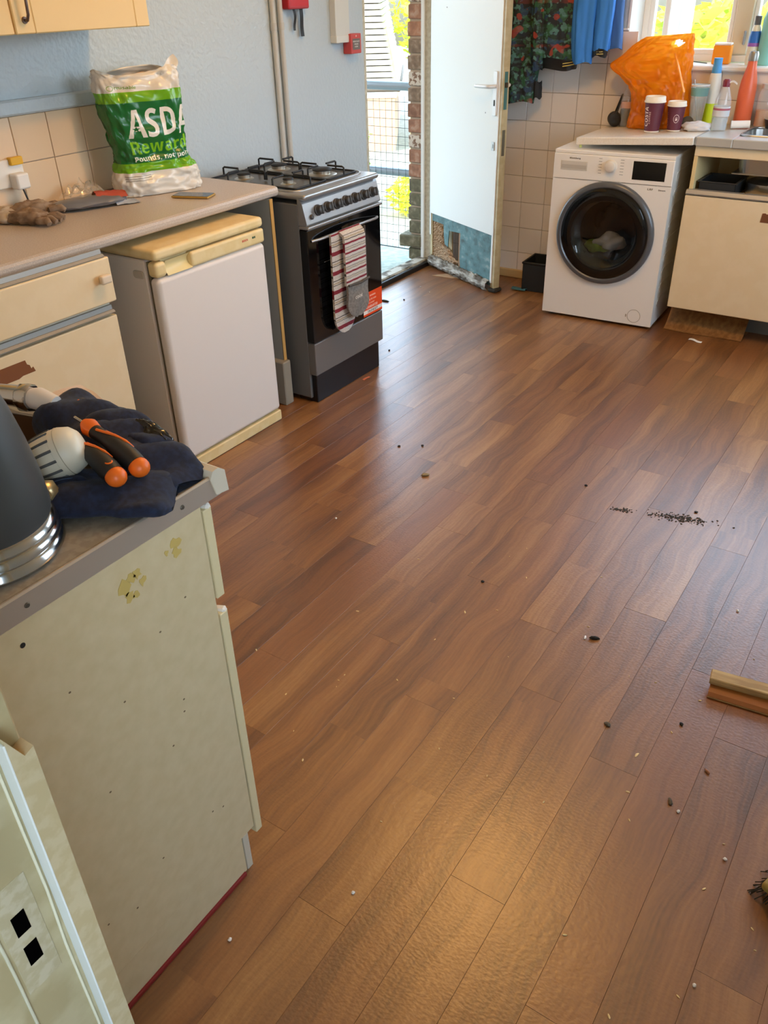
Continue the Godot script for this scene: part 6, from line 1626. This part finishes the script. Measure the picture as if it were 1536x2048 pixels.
	tag(obj("paper_sheet", G().shell(18, 12, func(u: float, v2: float):
		var back := Vector2(-1.245, -0.850).lerp(Vector2(-1.055, -0.792), u); var front := Vector2(-1.275, -0.745).lerp(Vector2(-1.075, -0.752), u)
		var p := back.lerp(front, v2)
		return Vector3(p.x, Y + 0.034 + 0.012 * sin(u * 4.5) * (1.0 - v2) + 0.010 * pn.get_noise_2d(p.x, p.y), p.y), 0.0008, true), pmm), "creased pinkish sheet of paper with handwriting behind the navy trousers", "paper")
	# black bin liner heap beside the trousers
	var bn := noise(144, 20.0, 3)
	tag(obj("black_bag_heap", G().grid(40, 24, func(u: float, v2: float):
		var d := Vector3(cos(TAU * u) * sin(PI * v2), cos(PI * v2), sin(TAU * u) * sin(PI * v2))
		var p: Vector3 = Vector3(-0.985, Y + 0.026, -0.770) + d * Vector3(0.055, 0.034, 0.022) * (1.0 + 0.3 * bn.get_noise_3d(d.x * 0.1, d.y * 0.06, d.z * 0.06))
		p.y = maxf(p.y, Y + 0.0008)
		return p, false, true), mat(rgb(14, 14, 15), 0.12)), "crumpled shiny black plastic bag beside the navy trousers", "bag")

# ---------------------------------------------------------------- on the floor
func floor_things() -> void:
	# two battens, one on the other
	var wm := mat(Color.WHITE, 0.7)
	wm.albedo_texture = noise_tex(noise(151, 0.02, 4), [[0.3, rgb(158, 128, 82)], [0.7, rgb(196, 168, 116)]], 256)
	wm.uv1_triplanar = true; wm.uv1_scale = Vector3(0.8, 8, 8)
	var wd := mat(rgb(150, 92, 40), 0.45)
	var b1 := thing("timber_batten", "varnished moulded batten lying under a plain batten", "batten", Vector3(0.02, 0, -1.77), 6, "battens on the floor")
	obj("moulding", G().extr([Vector2(-0.028, 0), Vector2(0.032, 0), Vector2(0.034, 0.008), Vector2(0.026, 0.016), Vector2(0.006, 0.020), Vector2(0.0, 0.022), Vector2(-0.028, 0.022)], 0.42, Transform3D(Basis(Vector3(0, 0, 1), Vector3(0, 1, 0), Vector3(-1, 0, 0)), Vector3(0.21, 0, 0))), wd, b1)
	obj("raw_face", G().bb(-0.2102, 0.2102, 0.003, 0.0065, 0.0315, 0.0346, 0.0005), wm, b1)
	var b2 := thing("timber_batten", "plain pale wooden batten resting on a varnished one", "batten", Vector3(0.018, 0.0225, -1.792), 8, "battens on the floor")
	obj("lath", G().box(Vector3(0, 0.010, 0), Vector3(0.43, 0.020, 0.040), 0.002), wm, b2)
	# stiff brush at the picture's edge
	var br := thing("scrubbing_brush", "dark bristly brush lying on the floor planks", "brush", Vector3(0.11, 0, -1.27), -20)
	obj("back", G().rbox(Vector3(0, 0.045, 0), Vector3(0.07, 0.02, 0.16), 0.008, 2), mat(rgb(150, 128, 60), 0.6), br)
	var bg := G()
	var q := RandomNumberGenerator.new(); q.seed = 19
	for k in 260:
		var p := Vector3(q.randf_range(-0.035, 0.03), 0.036, q.randf_range(-0.075, 0.075))
		bg.tube([p, Vector3(p.x * 1.5 + q.randf_range(-0.012, 0.006), 0.001, p.z + q.randf_range(-0.008, 0.008))], 0.0011, 4, false)
	obj("bristles", bg, mat(rgb(44, 42, 36), 0.8), br).set_meta("kind", "stuff")
	# bits and pieces
	var chipm := mat(rgb(232, 206, 150), 0.8); var white := mat(rgb(236, 232, 226), 0.7); var stone := mat(rgb(96, 88, 74), 0.8); var black := mat(rgb(36, 32, 28), 0.8)
	var bit := func(x: float, z: float, r: Vector3, m: Material, called: String, label: String, cat: String, grp: String, yaw: float) -> void:
		var nn := noise(int(absf(x * 977 + z * 331)), 3.0, 2)
		var ba := Basis(Vector3.UP, yaw)
		var o := obj(called, G().grid(9, 6, func(u: float, v: float):
			var d := Vector3(cos(TAU * u) * sin(PI * v), cos(PI * v), sin(TAU * u) * sin(PI * v))
			return ba * (d * r * (1.0 + 0.5 * nn.get_noise_3d(d.x, d.y, d.z))) + Vector3(0, r.y * 0.85, 0), false, true), m, self, Vector3(x, 0.0002, z))
		tag(o, label, cat, grp)
	bit.call(-1.391, -2.315, Vector3(0.015, 0.005, 0.009), mat(rgb(150, 132, 96), 0.8), "dry_leaf", "dry curled leaf lying in the door glare", "leaf", "", 0.6)
	bit.call(-0.513, -1.776, Vector3(0.016, 0.005, 0.005), black, "bark_curl", "dark bark curl beside a white splinter on the planks", "bark", "", 0.4)
	bit.call(-0.536, -1.767, Vector3(0.003, 0.002, 0.008), white, "white_splinter", "white splinter touching the dark bark curl", "splinter", "", 0.2)
	bit.call(-0.366, -1.491, Vector3(0.008, 0.004, 0.006), stone, "pebble", "grey brown pebble on the planks", "pebble", "pebbles on the floor", 0.0)
	bit.call(-0.165, -1.346, Vector3(0.0045, 0.004, 0.010), stone, "pebble", "grey brown pebble on the planks", "pebble", "pebbles on the floor", 0.5)
	bit.call(-0.118, -1.475, Vector3(0.004, 0.003, 0.008), mat(rgb(160, 110, 80), 0.8), "pebble", "reddish brown pebble on the planks", "pebble", "pebbles on the floor", 0.9)
	for p in [[-0.85, -2.554], [-0.213, -1.589], [-2.561, -4.01], [-1.601, -2.459], [-1.523, -2.511], [-0.901, -1.845], [-0.46, -2.58], [-2.20, -3.30]]:
		bit.call(p[0], p[1], Vector3(0.006, 0.003, 0.005), black, "grit_crumb", "small dark crumb of grit on the planks", "crumb", "dark crumbs on the floor", q.randf() * 3.0)
	bit.call(-2.643, -3.932, Vector3(0.03, 0.005, 0.008), mat(rgb(52, 60, 44), 0.8), "dark_leaf", "dark green leaf beside the cooker near the threshold", "leaf", "", 0.1)
	for p in [[-1.501, -1.896], [-0.142, -1.33], [-0.024, -1.264], [-0.003, -0.97], [-0.637, -0.781], [-0.206, -2.11], [-0.782, -0.571], [-2.6, -4.26], [-2.5, -4.2]]:
		bit.call(p[0], p[1], Vector3(0.0042, 0.003, 0.0038), white, "plaster_crumb", "small white plaster crumb on the planks", "crumb", "white crumbs on the floor", q.randf() * 3.0)
	var spots := [[-0.273, -1.437, 0.008], [-0.24, -0.932, 0.005], [-0.042, -1.174, 0.005], [-0.876, -1.687, 0.006], [-0.186, -1.747, 0.007]]
	for k in 46:
		spots.append([q.randf_range(-1.3, 0.15), -q.randf_range(0.75, 2.1), q.randf_range(0.0025, 0.005)])
	for p in spots:
		if p[0] < -0.75 and p[1] > -0.85: continue
		if absf(p[0]) < 0.25 and p[1] < -1.7 and p[1] > -1.86 and p[0] > -0.21: continue
		bit.call(p[0], p[1], Vector3(p[2], 0.0010, p[2] * 0.4), chipm, "wood_chip", "thin pale wood chip on the planks", "wood chip", "wood chips on the floor", q.randf() * 3.0)
	tag(obj("paper_scrap", G().shell(6, 3, func(u: float, v: float): return Vector3(-0.958 + 0.068 * u, 0.004 + 0.003 * sin(u * 6.0), -4.205 + 0.022 * v + 0.012 * u), 0.0006), white), "white paper scrap below the sink cabinet", "scrap")
	tag(obj("orange_scrap", G().shell(4, 3, func(u: float, v: float): return Vector3(-2.104 + 0.012 * v, 0.003 + 0.002 * sin(u * 5.0), -2.925 - 0.05 * u), 0.0008), mat(rgb(226, 128, 92), 0.6)), "torn orange scrap at the foot of the cooker", "scrap")
	# black grit trodden into the planks
	var gg := G()
	for c in [[-0.50, -2.515, 0.10, 0.022, 240], [-0.68, -2.466, 0.03, 0.012, 60], [-2.45, -3.38, 0.05, 0.05, 80]]:
		for k in c[4]:
			var x: float = c[0] + q.randfn() * c[2] * 0.5; var z: float = c[1] + q.randfn() * c[3] * 0.5 + (x - c[0]) * -0.25
			var s := q.randf_range(0.0008, 0.0032)
			gg.box(Vector3(x, s * 0.35, z), Vector3(s * 2, s * 0.7, s * 1.4), 0.0, Basis(Vector3.UP, q.randf() * 3))
	var go := obj("black_grit", gg, mat(rgb(58, 54, 46), 0.9))
	go.set_meta("kind", "stuff")
	tag(go, "black grit trodden into the planks", "grit")
